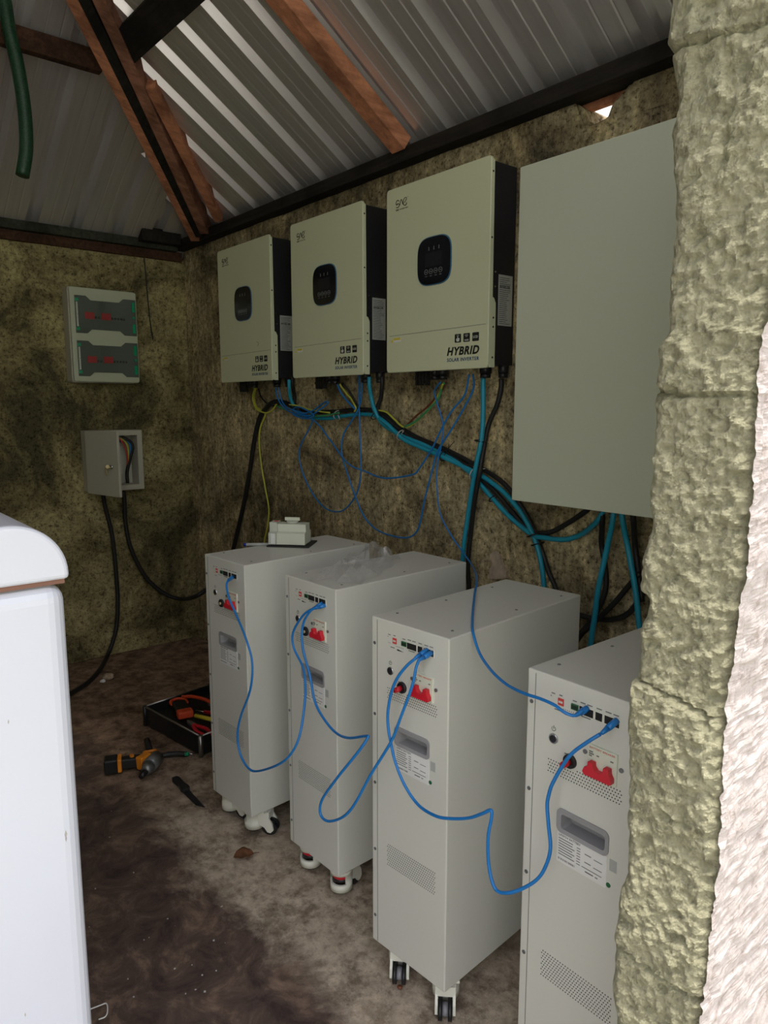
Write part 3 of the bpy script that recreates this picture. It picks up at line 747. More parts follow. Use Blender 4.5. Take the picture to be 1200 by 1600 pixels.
# ------------------------------------------------------------------ distribution box on the left wall
t = empty('distribution_box', 'cream consumer unit with two smoky windows of red breakers on the left wall', 'distribution box', (0, -.720, 1.628))
W_, H_ = .365, .505
bm = bmesh.new(); prism(bm, rrect(-.004, W_+.004, -.004, H_+.004, .012, 4), 0, .008, .10); obj('back_box', bm, M['boxgrey'], t, bevel=.003)
bm = bmesh.new(); prism(bm, rrect(0, W_, 0, H_, .012, 4), 0, .102, .122); obj('front_frame', bm, M['boxcream'], t, bevel=.004)
def winpoly(z0, z1):
    m_ = .014; g_ = .022
    return [(m_+.01, z0), (.085, z0), (.110, z0+g_), (W_-.10, z0+g_), (W_-.075, z0), (W_-.006, z0), (W_-.006, z1), (W_-.075, z1), (W_-.10, z1-g_), (.110, z1-g_), (.085, z1), (m_+.01, z1)]
for z0, z1 in ((.030, .222), (.262, .462)):
    wdw = obj('window_cover', prism(bmesh.new(), winpoly(z0, z1), 0, .121, .126), M['smoke'], t, bevel=.0015)
    zc = (z0+z1)/2
    for y0, y1, m_, hh in ((.075, .125, 'red', .036), (.128, .160, 'modgrey', .016), (.163, .215, 'red', .036), (.218, .300, 'modgrey', .016)):
        bm = bmesh.new()
        if m_ == 'red': box(bm, .1255, .1285, y0, y1, zc-.022, zc-.022+hh)
        else:
            for j in range(int((y1-y0)/.016)): box(bm, .1255, .128, y0+j*.017, y0+.009+j*.017, zc-.018, zc-.006)
        obj('breaker_toggle', bm, M['redd'] if m_ == 'red' else M['black'], wdw)
    for y0 in (.027, W_-.030):
        bm = B(.1255, .132, y0, y0+.016, z0+.015, z0+.065 if y0 > .1 else z0+.03, 0); box(bm, .1255, .132, y0, y0+.016, z1-.07 if y0 > .1 else z1-.03, z1-.015, 0)
        cyl(bm, (.1255, y0+.008, zc+.0), (.131, y0+.008, zc+.0), .007 if y0 > .1 else .002, n=12)
        obj('green_latch', bm, M['greenb'], wdw)
    obj('hinge_bar', B(.1255, .130, .030, .038, z0+.035, z1-.035), M['modgrey'], wdw)

# small steel box with its door standing open
t = empty('meter_box', 'small grey steel box with its door open and wires inside, below the consumer unit', 'junction box', (0, -.670, 1.010))
W_, H_ = .312, .347
o = obj('enclosure', B(.008, .12, 0, W_, 0, H_), M['boxgrey'], t, bevel=.002); cut(o, B(.012, .2, .030, W_-.030, .030, H_-.030))
th = R(77)
dr = obj('door', B(0, .016, 0, W_, -.002, H_+.002), M['boxgrey'], t, bevel=.002)
dr.location = (.121, 0, 0); dr.rotation_euler = (0, 0, -th)
obj('door_lock', cyl(bmesh.new(), (.014, W_*.82, H_*.46), (.024, W_*.82, H_*.46), .010, n=14), M['chrome'], dr)
bm = cyl(bmesh.new(), (.024, W_*.82, H_*.46), (.040, W_*.80, H_*.455), .004, n=8); cyl(bm, (.036, W_*.75, H_*.445), (.042, W_*.81, H_*.47), .010, n=12)
box(bm, .036, .040, W_*.72, W_*.76, H_*.33, H_*.44); obj('key', bm, M['brass'], dr)
obj('breaker_block', B(.015, .065, .16, .205, .09, .25), M['modgrey'], t)
for c, dy in (('redp', 0), ('yg', .018), ('net', .036), ('rubber', .048)):
    obj('wire', T([(.06, .165+dy*.2, .25), (.085, .185+dy*.5, .300), (.09, .215+dy, .26), (.08, .235+dy*.3, .18), (.07, .232, .10), (.07, .232, .035)], .005 if c != 'rubber' else .010, 7), M[c], t)

# ------------------------------------------------------------------ cables
def path(pts, y): return [at(p[0], p[1], 1, (p[2] if len(p) > 2 else y)) for p in pts]
def cable(name, label, pts, r, m, cat='cable', group=None, k=6):
    return tag(obj(name, T(pts, r, 8, k), m), label, cat, group)
Y = -.030
TR = .0088
G = 'power cables on the back wall'
cable('power_cable', 'teal power cable from the corner inverter, running down behind the third battery cabinet',
      path([(452, 593, -.07), (452, 606, -.07), (454, 622, -.05), (462, 638), (478, 650), (510, 654), (545, 649), (580, 648), (602, 660, -.045), (630, 686, -.045), (660, 700, -.045), (692, 714, -.045), (714, 724), (738, 736), (752, 743), (780, 763), (799, 782), (818, 807), (834, 839), (844, 872), (850, 915), (853, 960), (853, 1010)], Y), TR, M['teal'], group=G)
cable('power_cable', 'teal power cable from the middle inverter curving up into the bottom of the grey-green cabinet',
      path([(577, 589, -.07), (577, 602, -.07), (580, 620, -.05), (586, 642, -.05), (600, 664), (630, 682), (660, 694), (692, 710), (714, 722), (736, 740), (749, 755), (769, 778), (796, 807), (831, 835), (850, 840), (882, 843), (910, 834), (934, 813, -.09), (944, 795, -.10)], Y), TR, M['teal'], group=G)
cable('power_cable', 'teal power cable dropping from the inverter beside the grey-green cabinet',
      path([(755, 591, -.07), (755, 604, -.07), (755, 640, -.07), (753, 680, -.07), (745, 722, -.07), (738, 760, -.06), (732, 800), (725, 850), (722, 890), (721, 930), (720, 960)], -.045), TR, M['teal'], group=G)
cable('power_cable', 'left teal power cable hanging straight down from the grey-green cabinet',
      path([(960, 795, -.10), (957, 815, -.10), (950, 850), (941, 890), (934, 925), (929, 965), (924, 998), (918, 1060)], -.08), TR, M['teal'], group=G)
cable('power_cable', 'right teal power cable hanging from the grey-green cabinet and going behind the jamb',
      path([(971, 795, -.10), (973, 815, -.10), (979, 845), (986, 882), (994, 930), (1000, 990)], -.08), TR, M['teal'], group=G)
K = M['rubber']
cable('power_cable', 'black power cable from the corner inverter running just above the teal one',
      path([(457, 589, -.045), (457, 602, -.045), (460, 618), (461, 632), (478, 642), (520, 643), (556, 640), (585, 641), (603, 648), (640, 677), (700, 704), (742, 726), (778, 748), (800, 770), (828, 815), (848, 865), (857, 893), (870, 925), (880, 980)], -.018), TR, K, group=G)
cable('power_cable', 'black power cable from the middle inverter, curving up into the grey-green cabinet',
      path([(597, 589, -.035), (597, 602, -.035), (595, 622), (590, 640), (605, 655), (640, 682), (690, 704), (730, 728), (752, 748), (775, 770), (803, 803), (829, 830), (858, 832), (888, 817), (912, 801, -.06), (925, 790, -.09)], -.022), TR, K, group=G)
cable('power_cable', 'black power cable dropping beside the teal one from the inverter near the grey-green cabinet',
      path([(783, 592, -.035), (783, 605, -.035), (777, 632), (764, 662), (757, 695, -.05), (750, 735, -.075), (742, 780, -.06), (736, 830), (731, 880), (733, 920), (734, 960)], -.035), TR, K, group=G)
cable('power_cable', 'black power cable looping under the grey-green cabinet at its left, then sweeping left',
      path([(941, 795, -.10), (941, 815, -.09), (940, 850), (945, 880), (947, 915), (938, 945), (920, 975), (900, 998), (880, 1030)], -.045), TR, K, group=G)
cable('power_cable', 'black power cable running diagonally down from behind the jamb',
      path([(1000, 895), (981, 917), (962, 940), (943, 959), (926, 975), (908, 992), (890, 1020)], -.055), TR, K, group=G)
cable('power_cable', 'lowest black power cable, sagging across behind the nearest battery cabinet',
      path([(895, 955), (906, 961), (929, 967), (957, 968), (981, 959), (999, 936), (1010, 915)], -.03), TR, K, group=G)
cable('power_cable', 'black power cable hanging close to the rough jamb beside the right teal one',
      path([(988, 795, -.10), (990, 815, -.09), (992, 850), (997, 890), (1003, 940)], -.05), TR, K, group=G)
cable('power_cable', 'thick black cable falling from the corner inverter behind the farthest battery cabinet',
      path([(470, 641, -.03), (446, 630), (428, 628), (414, 640), (405, 655), (397, 690), (390, 738), (380, 792), (366, 852), (355, 900), (345, 960)], -.03), .0125, K, group=G)
cable('power_cable', 'thin black lead from the corner inverter to the cable bundle',
      path([(404, 608, -.07), (408, 620), (418, 631), (430, 634), (442, 628)], -.035), .004, K, group=G)
cable('earth_wire', 'yellow-green earth wire looping under the corner inverter and hanging down the wall',
      path([(400, 606, -.07), (397, 622), (401, 636), (412, 643), (414, 650), (407, 668), (405, 690), (408, 725), (415, 765), (420, 795), (418, 822), (413, 846), (412, 870)], -.03), .0042, M['yg'])
cable('earth_wire', 'short yellow-green wire curving back into the cable bundle under the corner inverter',
      path([(398, 606, -.065), (395, 622), (400, 638), (414, 645), (424, 642), (432, 632)], -.045), .0042, M['yg'])
cable('earth_wire', 'yellow wire lying along the black cables under the gap between the first two inverters',
      path([(452, 632), (470, 635), (484, 640), (500, 643), (515, 645)], -.045), .004, M['yg'])
cable('earth_wire', 'yellow-green wire slanting down from the middle inverter',
      path([(531, 600, -.07), (539, 612, -.05), (549, 624), (556, 637), (554, 643)], -.04), .004, M['yg'])
cable('earth_wire', 'blue wire slanting down from the middle inverter beside the yellow-green one',
      path([(527, 600, -.07), (533, 614, -.05), (544, 628), (555, 639)], -.045), .0045, M['net'])
cable('earth_wire', 'dark wire slanting down from the middle inverter',
      path([(534, 599, -.07), (546, 612, -.05), (557, 632)], -.035), .005, K)
cable('earth_wire', 'yellow wire looping from the bundle up to the inverter beside the grey-green cabinet',
      path([(592, 641), (604, 644), (616, 655), (630, 667), (645, 663), (662, 648), (678, 630), (687, 612), (692, 600, -.07)], -.04), .004, M['yg'])
cable('earth_wire', 'green wire running beside the yellow loop under the third inverter',
      path([(632, 667), (650, 658), (668, 641), (684, 624), (690, 606), (694, 598, -.07)], -.05), .004, M['grn'])
cable('earth_wire', 'brown wire running beside the green one under the third inverter',
      path([(636, 664), (650, 650), (665, 638), (680, 622), (694, 604), (697, 596, -.07)], -.035), .004, M['brown'])
cable('earth_wire', 'green wire laid between the teal and black cables left of the middle inverter',
      path([(432, 634), (450, 642), (470, 650), (500, 650), (530, 645)], -.05), .004, M['grn'])
NG = 'blue network cables'
NR = .0036
N = lambda label, pts, r=NR: cable('network_cable', label, pts, r, M['net'], 'network cable', NG)
N('blue network cable hanging in a narrow loop below the middle inverter',
  path([(561, 586, -.08), (561, 625), (562, 662), (564, 724), (561, 760), (549, 785), (532, 799), (510, 795), (491, 775), (475, 744), (467, 713), (471, 693), (484, 668), (487, 655), (470, 644), (450, 638), (440, 625), (434, 600, -.06)], -.055))
N('blue network cable making a shallow swag from the cable bundle up to the third inverter',
  path([(430, 600, -.06), (434, 622), (450, 642), (489, 656), (514, 685), (534, 713), (549, 728), (569, 736), (600, 747), (643, 742), (655, 732), (675, 701), (690, 670), (706, 642), (726, 617), (733, 585, -.08)], -.065))
N('blue network cable making the deepest loop on the wall between middle and third inverters',
  path([(566, 586, -.08), (563, 630), (549, 658), (536, 681), (534, 709), (543, 740), (555, 775), (569, 807), (589, 828), (620, 839), (643, 838), (655, 822), (663, 783), (675, 736), (684, 705), (706, 670), (728, 632), (740, 606), (739, 585, -.08)], -.06))
N('coiled slack of blue network cable gathered on the bundle left of the middle inverter',
  path([(455, 640), (480, 650), (500, 640), (512, 630), (508, 628), (488, 642), (470, 646), (458, 640), (468, 636), (490, 648), (480, 654), (462, 650), (456, 644)], -.07))
top = lambda px, py: at(px, py, 2, BZ+BH+.006)
N('longest blue network cable, crossing the top of the third battery cabinet',
  path([(688, 597, -.08), (679, 611), (683, 630), (692, 662), (690, 693), (683, 728), (683, 764), (688, 803), (706, 838), (727, 868, -.07), (738, 884, -.10)], -.06) + [top(745, 903), top(742, 926), top(739, 954), top(738, 972), at(739, 988, 1, -.80)] + path([(749, 1020, -.82), (767, 1047, -.85), (791, 1069, -.88), (818, 1083, -.905), (845, 1092, -.915), (867, 1102, -.92), (882, 1113, -.92), (898, 1118, -.91)], -.9) + path([(911, 1110)], -.895), NR*.9)
def plug(cb, p, q_):
    """network plug p (in the port) to q_ (strain relief end)"""
    p, q_ = Vector(p), Vector(q_); o = obj('plug', cyl(cyl(bmesh.new(), p, p.lerp(q_, .6), .0065, .006, n=8), p.lerp(q_, .6), q_, .0055, .0035, n=8), M['net'], cb)
    return o
cb = [o for o in C.objects if o.name.startswith('network_cable')][-1]
plug(cb, at(918, 1107, 1, -.878), at(899, 1118, 1, -.905))
c1 = N('blue network cable drooping between the farthest battery cabinet and the plastic-bag one',
  path([(357, 905, -.905), (354, 915, -.92), (358, 935, -.93), (368, 958, -.93), (385, 1000), (394, 1036), (391, 1078), (376, 1120), (371, 1150), (376, 1180), (388, 1200), (402, 1205), (432, 1196, -.96), (453, 1180, -.95), (468, 1150, -.93), (476, 1100, -.90), (477, 1069, -.88), (473, 1042, -.865), (459, 1012, -.86), (458, 988, -.86), (474, 961, -.86), (492, 949, -.85)], -.945), NR)
plug(c1, at(364, 901, 1, -.868), at(356, 908, 1, -.908)); plug(c1, at(505, 942, 1, -.815), at(489, 951, 1, -.852))
c2 = N('blue network cable with a sharp kink hanging between the plastic-bag cabinet and the third one',
  path([(496, 948, -.85), (484, 956, -.86), (473, 978, -.865), (473, 1012, -.87), (484, 1055, -.875), (492, 1096, -.88), (506, 1123, -.89), (525, 1145, -.90), (545, 1153, -.92), (572, 1150, -.94), (574, 1154, -.945), (558, 1177, -.96), (528, 1214, -.97), (504, 1248, -.97), (500, 1268, -.97), (506, 1280, -.97), (518, 1283, -.97), (538, 1275, -.97), (555, 1255, -.965), (579, 1211, -.955), (611, 1159, -.945), (626, 1121, -.94), (644, 1072, -.935), (650, 1044, -.93), (655, 1030, -.925)], -.9), NR)
plug(c2, at(510, 945, 1, -.813), at(492, 951, 1, -.850)); plug(c2, at(674, 1020, 1, -.880), at(654, 1032, 1, -.925))
c3 = N('blue network cable looping low between the third battery cabinet and the nearest one',
  path([(650, 1028, -.925), (635, 1041, -.935), (620, 1061, -.94), (611, 1084, -.94), (606, 1114, -.94), (607, 1140, -.94), (611, 1162, -.94), (618, 1192, -.94), (633, 1228, -.94), (654, 1258, -.94), (681, 1275, -.95), (705, 1279, -.95), (733, 1278, -.95), (754, 1271, -.955), (767, 1266, -.955), (768, 1278, -.955), (763, 1306, -.955), (763, 1343, -.95), (768, 1374, -.95), (777, 1392, -.95), (795, 1395, -.95), (817, 1388, -.94), (838, 1375, -.935), (851, 1357, -.93), (860, 1327, -.93), (857, 1288, -.93), (855, 1258, -.93), (858, 1240, -.93), (863, 1225, -.93), (877, 1200, -.93), (893, 1178, -.93), (917, 1160, -.925), (938, 1147, -.915)], -.9), NR)
plug(c3, at(667, 1016, 1, -.882), at(649, 1028, 1, -.925)); plug(c3, at(964, 1126, 1, -.878), at(940, 1146, 1, -.915))
# cables on the left wall
cable('power_cable', 'black cable sagging from the open steel box to behind the farthest battery cabinet',
      [at(193, 768, 0, .07), at(195, 790, 0, .06), at(196, 815, 0, .05), at(205, 858, 0, .05), at(228, 902, 0, .06), at(258, 928, 0, .09), at(285, 936, 0, .16), at(305, 932, 1, -.28), at(325, 920, 1, -.22), at(350, 905, 1, -.18)], .0125, K)
cable('power_cable', 'black cable dropping from the steel box down the left wall and along the floor',
      [at(160, 765, 0, .06), at(164, 790, 0, .04), at(175, 835, 0, .04), at(181, 890, 0, .04), at(184, 940, 0, .04), at(181, 985, 0, .05)] + [at(168, 1024, 2, .030), at(149, 1055, 2, .018), at(120, 1078, 2, .018), at(80, 1098, 2, .018)], .0125, K)
cable('thin_wire', 'thin black wire running down the left wall right of the consumer unit',
      [at(223, 385, 0, .015), at(226, 410, 0, .012), at(229, 445, 0, .012), at(232, 478, 0, .012), at(235, 505, 0, .012), at(239, 530, 0, .012)], .0035, K)
# cable ties
def tie(label, px, py, y, r=.016, m='black', tail=None, axis=(1, 0, -.4)):
    p = at(px, py, 1, y); ax = Vector(axis).normalized(); u = ax.orthogonal().normalized(); v = ax.cross(u)
    bm = T([p+(u*math.cos(2*PI*i/14)+v*math.sin(2*PI*i/14))*r for i in range(15)], .0022, 5, 0)
    if tail: tube(bm, [at(px, py, 1, y-.012), at(px+tail[0]/2, py+tail[1]/2-2, 1, y-.02), at(px+tail[0], py+tail[1], 1, y-.015)], .0015, 5)
    tag(obj('cable_tie', bm, M[m]), label, 'cable tie')
tie('white cable tie on the bundle just right of the middle inverter glands, tail curling down', 527, 648, -.03, .020, 'tie', (4, 8))
tie('clear cable tie on the bundle below the third inverter\'s yellow loop', 627, 680, -.035, .022, 'tie', (4, -6))
tie('white cable tie with a long tail where the dropping teal cable crosses the bundle', 742, 740, -.045, .026, 'tie', (16, -8))
tie('black cable tie with an upright tail on the sloping bundle', 694, 712, -.035, .022, 'black', (16, -22))
tie('black cable tie high on the teal and black pair right of the bundle', 751, 689, -.06, .022, 'black', (-5, 0), (.1, 0, 1))
tie('black cable tie with a tail beside the plastic-bag cabinet', 723, 886, -.04, .022, 'black', (-10, -1), (.1, 0, 1))
tie('black cable tie on the lower teal cable near the grey-green cabinet', 770, 779, -.03, .016, 'black', None, (1, 0, -.9))
tie('upper black cable tie of the close pair above the third battery cabinet', 834, 836, -.03, .024, 'black', (-6, 2), (.4, 0, -1))
tie('lower black cable tie of the close pair above the third battery cabinet', 840, 850, -.03, .022, 'black', None, (.4, 0, -1))
tie('black cable tie on the bundle at the middle inverter\'s teal cable', 586, 650, -.045, .018, 'black', None, (1, 0, -.7))

# ------------------------------------------------------------------ things on the cabinets
ZT = BZ+BH
t = empty('relay_module', 'grey stepped electrical module with a dial on a black plate, on the farthest battery cabinet', 'electrical module', (2.03, -.555, ZT+.001), R(42))
obj('base_plate', B(-.075, .085, -.055, .075, 0, .005), M['black'], t, bevel=.001)
obj('module_body', prism(bmesh.new(), [(-.045, .008), (.045, .008), (.045, .050), (.028, .055), (.028, .082), (-.028, .082), (-.028, .055), (-.045, .050)], 0, -.040, .068), M['modlight'], t, bevel=.001)
obj('side_module', prism(bmesh.new(), [(-.048, .008), (.040, .008), (.040, .050), (.022, .055), (.022, .088), (-.030, .088), (-.030, .055), (-.048, .050)], 0, -.070, -.041), M['modgrey'], t, bevel=.001)
obj('wiring_label', B(-.060, -.045, -.0485, -.0478, .012, .048), M['label'], t)
dl = obj('selector_dial', cyl(bmesh.new(), (.01, 0, .082), (.01, 0, .092), .022, n=20), M['modgrey'], t)
obj('dial_grip', B(-.018, .038, -.005, .005, .092, .104), M['modlight'], dl, bevel=.001)
obj('red_mark', B(-.058, -.045, -.006, .006, .088, .0895), M['redp'], t)
pa, pb = at(381, 851, 2, ZT+.006), at(441, 850, 2, ZT+.006)
t = tag(obj('marker_pen', cyl(bmesh.new(), pa, pa.lerp(pb, .72), .0058, n=12), M['labelg']), 'marker pen with a blue cap lying on the farthest battery cabinet', 'marker pen')
obj('pen_cap', cyl(bmesh.new(), pa.lerp(pb, .68), pb, .0072, n=12), M['pen'], t)
obj('pen_tail', cyl(bmesh.new(), pa, pa.lerp(pb, .06), .0064, n=12), M['pen'], t)
# clear crumpled bag
mp = bpy.data.materials.new('clear_film'); mp.use_nodes = True; n = mp.node_tree; n.nodes.remove(n.nodes['Principled BSDF'])
tr = n.nodes.new('ShaderNodeBsdfTransparent'); gl = n.nodes.new('ShaderNodeBsdfGlossy'); gl.inputs['Roughness'].default_value = .12; df = n.nodes.new('ShaderNodeBsdfDiffuse'); df.inputs[0].default_value = (.8, .8, .8, 1)
m1 = n.nodes.new('ShaderNodeMixShader'); m1.inputs[0].default_value = .14; m2 = n.nodes.new('ShaderNodeMixShader'); m2.inputs[0].default_value = .16
n.links.new(tr.outputs[0], m1.inputs[1]); n.links.new(gl.outputs[0], m1.inputs[2]); n.links.new(m1.outputs[0], m2.inputs[1]); n.links.new(df.outputs[0], m2.inputs[2])
n.links.new(m2.outputs[0], n.nodes['Material Output'].inputs[0])
bm = bmesh.new(); nb = 70; G2 = []
c0, c1_, c2_, c3_ = [at(*p, 2, ZT) for p in ((482, 905), (565, 915), (625, 880), (588, 856))]
for i in range(nb+1):
    r = []
    for j in range(nb+1):
        u, v = i/nb, j/nb; p = c0.lerp(c1_, u).lerp(c3_.lerp(c2_, u), v)
        e_ = min(u, v, 1-u, 1-v); k = 1-math.exp(-e_*9)
        nn = noise.fractal(Vector((u*3.2, v*3.2, 2)), .9, 2, 4); rd = 1-abs(noise.noise(Vector((u*5+3, v*5, 7))))*2
        h = .004 + k*(.030*max(0, .4+nn) + .028*max(0, rd)**2*(.4+v) + .035*max(0, v-.55)*2*(1-abs(u-.6)))
        p = p + Vector((noise.noise(Vector((u*4, v*4, 0)))*.03, noise.noise(Vector((u*4, v*4, 9)))*.03, h))
        r.append(bm.verts.new(p))
    G2.append(r)
for i in range(nb):
    for j in range(nb): bm.faces.new((G2[i][j], G2[i+1][j], G2[i+1][j+1], G2[i][j+1])).smooth = (i+j) % 3 != 0
tag(obj('plastic_bag', bm, mp), 'crumpled clear plastic bag lying on the second battery cabinet', 'plastic bag')

# ------------------------------------------------------------------ tool case and things on the floor
t = empty('tool_case', 'open black tool case with metal edges on the floor behind the farthest battery cabinet', 'tool case', (1.09, -.785, 0), R(8))
Lc, Wc, Hc = .46, .36, .095
o = obj('case_shell', B(0, Lc, 0, Wc, .004, Hc), M['black'], t, bevel=.006); cut(o, B(.010, Lc-.010, .010, Wc-.010, .016, .2))
bm = bmesh.new()
for a_, b_ in (((0, 0), (Lc, 0)), ((Lc, 0), (Lc, Wc)), ((Lc, Wc), (0, Wc)), ((0, Wc), (0, 0))): tube(bm, [(a_[0], a_[1], Hc), (b_[0], b_[1], Hc)], .004, 8, 0)
obj('metal_edge', bm, M['alu'], t)
for x, y in ((0, 0), (Lc, 0), (0, Wc), (Lc, Wc)): obj('corner_guard', cyl(bmesh.new(), (x, y, .002), (x, y, Hc+.004), .010, n=10), M['alu'] if (x, y) == (Lc, 0) else M['black'], t)
obj('latch', B(.20, .25, -.008, 0, .05, .08), M['black'], t)
def in_case(x, y, z): return t.matrix_basis @ Vector((x, y, z))
bpy.context.view_layer.update()
TG = 'tools lying in the open tool case'
def tool(name, label, bm_): return bm_
MW = Matrix.Translation((1.09, -.785, 0)) @ Matrix.Rotation(R(8), 4, 'Z')
def W2(*p): return MW @ Vector(p)
def plier(label, p, ang, m, z):
    t_ = empty('pliers', label, 'pliers', W2(*p, z), R(8)+ang, TG)
    for s in (-1, 1):
        obj('handle', T([(0, 0, 0), (-.03, s*.012, 0), (-.08, s*.022, .002), (-.13, s*.014, .0)], .0085, 8), M[m], t_)
    obj('jaws', prism(bmesh.new(), [(-.004, -.012), (.03, -.010), (.055, -.003), (.055, .003), (.03, .010), (-.004, .012)], 2, -.006, .006), M['toolgrey'], t_)
# clamp meter with orange surround
t2 = empty('clamp_meter', 'orange and black clamp meter on top of the tools in the case', 'meter', W2(.16, .10, .085), R(-12), TG)
obj('meter_body', B(-.075, .075, -.032, .032, 0, .028), M['black'], t2, bevel=.008, seg=3)
obj('end_bumper', B(.035, .085, -.036, .036, -.003, .031), M['orange'], t2, bevel=.008, seg=3)
obj('clamp_jaw', T([(-.07, -.03, .014), (-.09, -.035, .016), (-.115, -.02, .016), (-.12, .01, .016), (-.09, .034, .016), (-.06, .036, .016)], .008, 8), M['orange'], t2)
t2 = empty('pliers_case', 'orange-handled cutter sticking out of the tool case toward its back', 'cutter', W2(.12, .20, .095), R(20), TG)
obj('handle', T([(-.09, 0, .0), (-.03, .012, .01), (.05, .014, .01), (.10, 0, .008)], .009, 8), M['orange'], t2); obj('blade', B(.09, .16, -.012, .012, 0, .01), M['toolgrey'], t2)
plier('red-handled pliers lying across the front of the case', (.33, .05), R(175), 'red', .088)
plier('second red-handled pliers behind the clamp meter', (.30, .25), R(150), 'red', .10)
plier('red-handled cutters at the back corner of the case', (.38, .31), R(120), 'red', .10)
t2 = tag(obj('screwdriver', cyl(bmesh.new(), W2(.27, .10, .098), W2(.39, .13, .10), .0095, n=12), M['yellow']), 'yellow-handled screwdriver lying on the tools in the case', 'screwdriver', TG)
obj('shaft', cyl(bmesh.new(), W2(.39, .13, .10), W2(.45, .145, .10), .003, n=8), M['chrome'], t2)
for j, (x, y, a_) in enumerate(((.22, .18, .3), (.30, .16, -.2), (.36, .20, .5))):
    t2 = tag(obj('screwdriver', cyl(bmesh.new(), W2(x, y, .075), W2(x+.10*math.cos(a_), y+.10*math.sin(a_), .082), .009, n=10), M['red']), ('red screwdriver half buried at the left of the case', 'red screwdriver in the middle of the case', 'red screwdriver at the right of the case next to the cabinet')[j], 'screwdriver', TG)
    obj('shaft', cyl(bmesh.new(), W2(x-.05*math.cos(a_), y-.05*math.sin(a_), .072), W2(x, y, .075), .003, n=8), M['chrome'], t2)
obj_fill = obj('tool_clutter', B(.012, Lc-.012, .012, Wc-.012, .018, .060), M['rubber'], t); obj_fill['label'] = 'dark jumble of small tools filling the case'
t2 = tag(obj('test_lead', T([W2(.33, .30, .09), W2(.36, .27, .16), W2(.41, .29, .20), W2(.46, .33, .17), W2(.44, .35, .08)], .004, 6), M['rubber']), 'thin black test lead arching out of the back of the tool case', 'test lead', TG)

# drill
dpos = at(216, 1194, 2, .03)
t = empty('cordless_drill', 'orange and black cordless drill lying on the floor left of the tool case', 'drill', (1.42, -.965, .0), R(0))
A_ = at(163, 1196, 2, .035)-t.location; Bp = at(184, 1193, 2, .035)-t.location; Cg = at(220, 1188, 2, .035)-t.location; Hd = at(237, 1192, 2, .04)-t.location
def bar(p, q_, wd, h, m, name, bevel=.006): return obj(name, beam(bmesh.new(), (p[0], p[1], p[2]+h/2), (q_[0], q_[1], q_[2]+h/2), wd, h), M[m], t, bevel=bevel)
bar(A_, Bp, .062, .060, 'black', 'battery_pack')
gp = bar(Bp, Cg, .040, .044, 'rubber', 'grip')
obj('grip_collar', beam(bmesh.new(), Bp+Vector((0, 0, .028)), Bp.lerp(Cg, .18)+Vector((0, 0, .028)), .060, .056), M['toolorange'], t, bevel=.004)
obj('grip_spine', T([Bp+Vector((-.005, .028, .0)), Bp.lerp(Cg, .5)+Vector((-.008, .030, 0)), Cg+Vector((-.005, .03, 0))], .006, 8), M['toolorange'], t)
obj('speed_switch', cyl(bmesh.new(), Bp.lerp(Cg, .62)+Vector((0, 0, .02)), Bp.lerp(Cg, .62)+Vector((0, 0, .030)), .009, n=12), M['toolorange'], t)
bar(Cg, Cg.lerp(Hd, .6), .058, .056, 'toolorange', 'motor_housing')
hx = obj('gear_head', cyl(cyl(bmesh.new(), Hd+Vector((-.03, .035, 0)), Hd+Vector((.02, -.02, 0)), .030, .030, n=18), Hd+Vector((.02, -.02, 0)), Hd+Vector((.04, -.045, -.008)), .028, .018, n=18), M['toolgrey'], t)
obj('drill_chuck', cyl(bmesh.new(), Hd+Vector((.038, -.042, -.008)), Hd+Vector((.062, -.07, -.012)), .014, .010, n=14), M['black'], t)
ux = Hd+Vector((-.02, .01, 0)); dn, pn = Vector((-.96, .27, 0)), Vector((.27, .96, 0)); lp = [ux-pn*.022, ux-pn*.024+dn*.07, ux-pn*.018+dn*.085, ux+pn*.018+dn*.085, ux+pn*.024+dn*.07, ux+pn*.022]
obj('belt_hook', T(lp, .008, 8), M['toolorange'], t)
obj('side_handle', cyl(bmesh.new(), ux+dn*.085, ux+dn*.20, .015, .013, n=14), M['rubber'], t)
# dark screwdriver on floor
pa, pb = at(242, 1183, 2, .012), at(292, 1178, 2, .012)
t = tag(obj('long_screwdriver', T([pa, pa.lerp(pb, .5)+Vector((-.01, .01, .0)), pb], .011, 10, 5), M['rubber']), 'black-sleeved tester with green collars on the floor between drill and case', 'tester')
obj('green_collar', cyl(bmesh.new(), pa.lerp(pb, -.02), pa.lerp(pb, .10), .0118, n=12), M['greenb'], t); obj('green_collar', cyl(bmesh.new(), pb.lerp(pa, .06), pb.lerp(pa, -.06), .0115, .007, n=12), M['greenb'], t)
obj('metal_tip', cyl(bmesh.new(), pb, at(306, 1178, 2, .008), .0035, .002, n=8), M['chrome'], t)
# knife
k0, k1 = at(273, 1217, 2, .004), at(317, 1262, 2, .004); d_ = (k1-k0); nrm = Vector((-d_.y, d_.x, 0)).normalized(); d_n = d_.normalized(); L_ = d_.length
def kp(u, v): p = k0+d_n*(u*L_)+nrm*v; return (p.x, p.y)
t = tag(obj('knife', prism(bmesh.new(), [kp(.42, -.014), (kp(.85, -.013)), kp(1.0, .008), kp(.6, .010), kp(.42, .012)], 2, .001, .005), M['blackm']), 'black knife lying flat on the floor in front of the farthest battery cabinet', 'knife')
obj('knife_handle', prism(bmesh.new(), [kp(0, -.012), kp(.06, -.016), kp(.25, -.013), kp(.40, -.019), kp(.45, -.015), kp(.45, .013), kp(.38, .018), kp(.25, .013), kp(.06, .015), kp(0, .010)], 2, .001, .016), M['rubber'], t, bevel=.003)
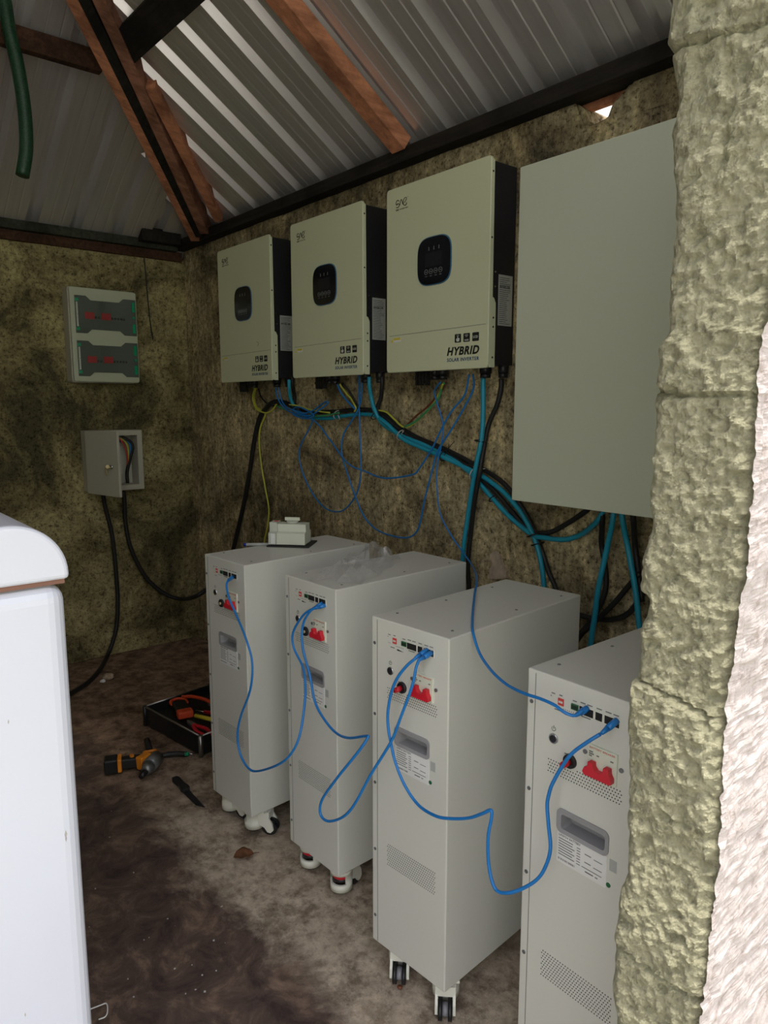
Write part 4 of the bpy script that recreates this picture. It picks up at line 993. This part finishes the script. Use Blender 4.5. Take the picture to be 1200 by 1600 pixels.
# leaf
c_ = at(381, 1338, 2, .0); bm = bmesh.new(); G3 = []
ax = (at(398, 1334, 2, 0)-at(366, 1340, 2, 0)); L_ = ax.length; ax.normalize(); bx = Vector((-ax.y, ax.x, 0))
for i in range(13):
    u = i/12; wv = .030*math.sin(PI*u)**.7
    G3.append([bm.verts.new(c_+ax*(u-.5)*L_+bx*wv*(j/3-1)+Vector((0, 0, .003+.010*abs(j/3-1)**1.5*math.sin(PI*u)+.003*math.sin(u*9)**2))) for j in range(7)])
for i in range(12):
    for j in range(6): bm.faces.new((G3[i][j], G3[i+1][j], G3[i+1][j+1], G3[i][j+1])).smooth = True
o = obj('dry_leaf', bm, M['leaf']); s = o.modifiers.new('th', 'SOLIDIFY'); s.thickness = .0008
tag(o, 'curled brown dry leaf on the floor in front of the first two battery cabinets', 'leaf')
obj('stem', T([c_+ax*L_*.48+Vector((0, 0, .005)), c_+ax*L_*.75+Vector((0, 0, .004))], .001, 5), M['leaf'], o)
def pebble(name, label, p, s, m, cat='stone', group=None, zs=.6):
    bm = bmesh.new(); bmesh.ops.create_icosphere(bm, subdivisions=2, radius=s)
    for v in bm.verts: v.co *= 1+.35*noise.noise(v.co/s*1.3+Vector(p)*9)
    for v in bm.verts: v.co.z *= zs
    bmesh.ops.translate(bm, verts=bm.verts[:], vec=Vector((p[0], p[1], s*zs*.8)))
    return tag(obj(name, bm, M[m], smooth=True), label, cat, group)
pebble('stone', 'pale broken stone on the floor at the foot of the left wall', at(170, 1058, 2, .01), .030, 'stone')
pebble('grey_pebble', 'small grey pebble touching the pale broken stone', at(161, 1066, 2, .0), .015, 'label')
for i, (px, py) in enumerate(((273, 1514), (300, 1508), (338, 1517), (262, 1436), (209, 1558), (200, 1530), (320, 1550), (334, 1470), (149, 1389), (316, 1524), (225, 1469), (290, 1553))):
    pebble('plaster_crumb', 'tiny pale plaster crumb on the dark stained floor', at(px, py, 2, 0), random.uniform(.0018, .0032), 'labelg', 'crumb', 'pale crumbs scattered on the stained floor')
cable('wire_scrap', 'curled scrap of white wire on the floor beside the white appliance', [at(*p, 2, .004) for p in ((138, 1578), (156, 1571), (166, 1568), (168, 1578), (165, 1588), (154, 1593))], .0016, M['label'], 'wire')
pebble('clay_crumb', 'small red-brown clay crumb in front of the third battery cabinet', at(625, 1544, 2, 0), .007, 'brown', 'crumb')
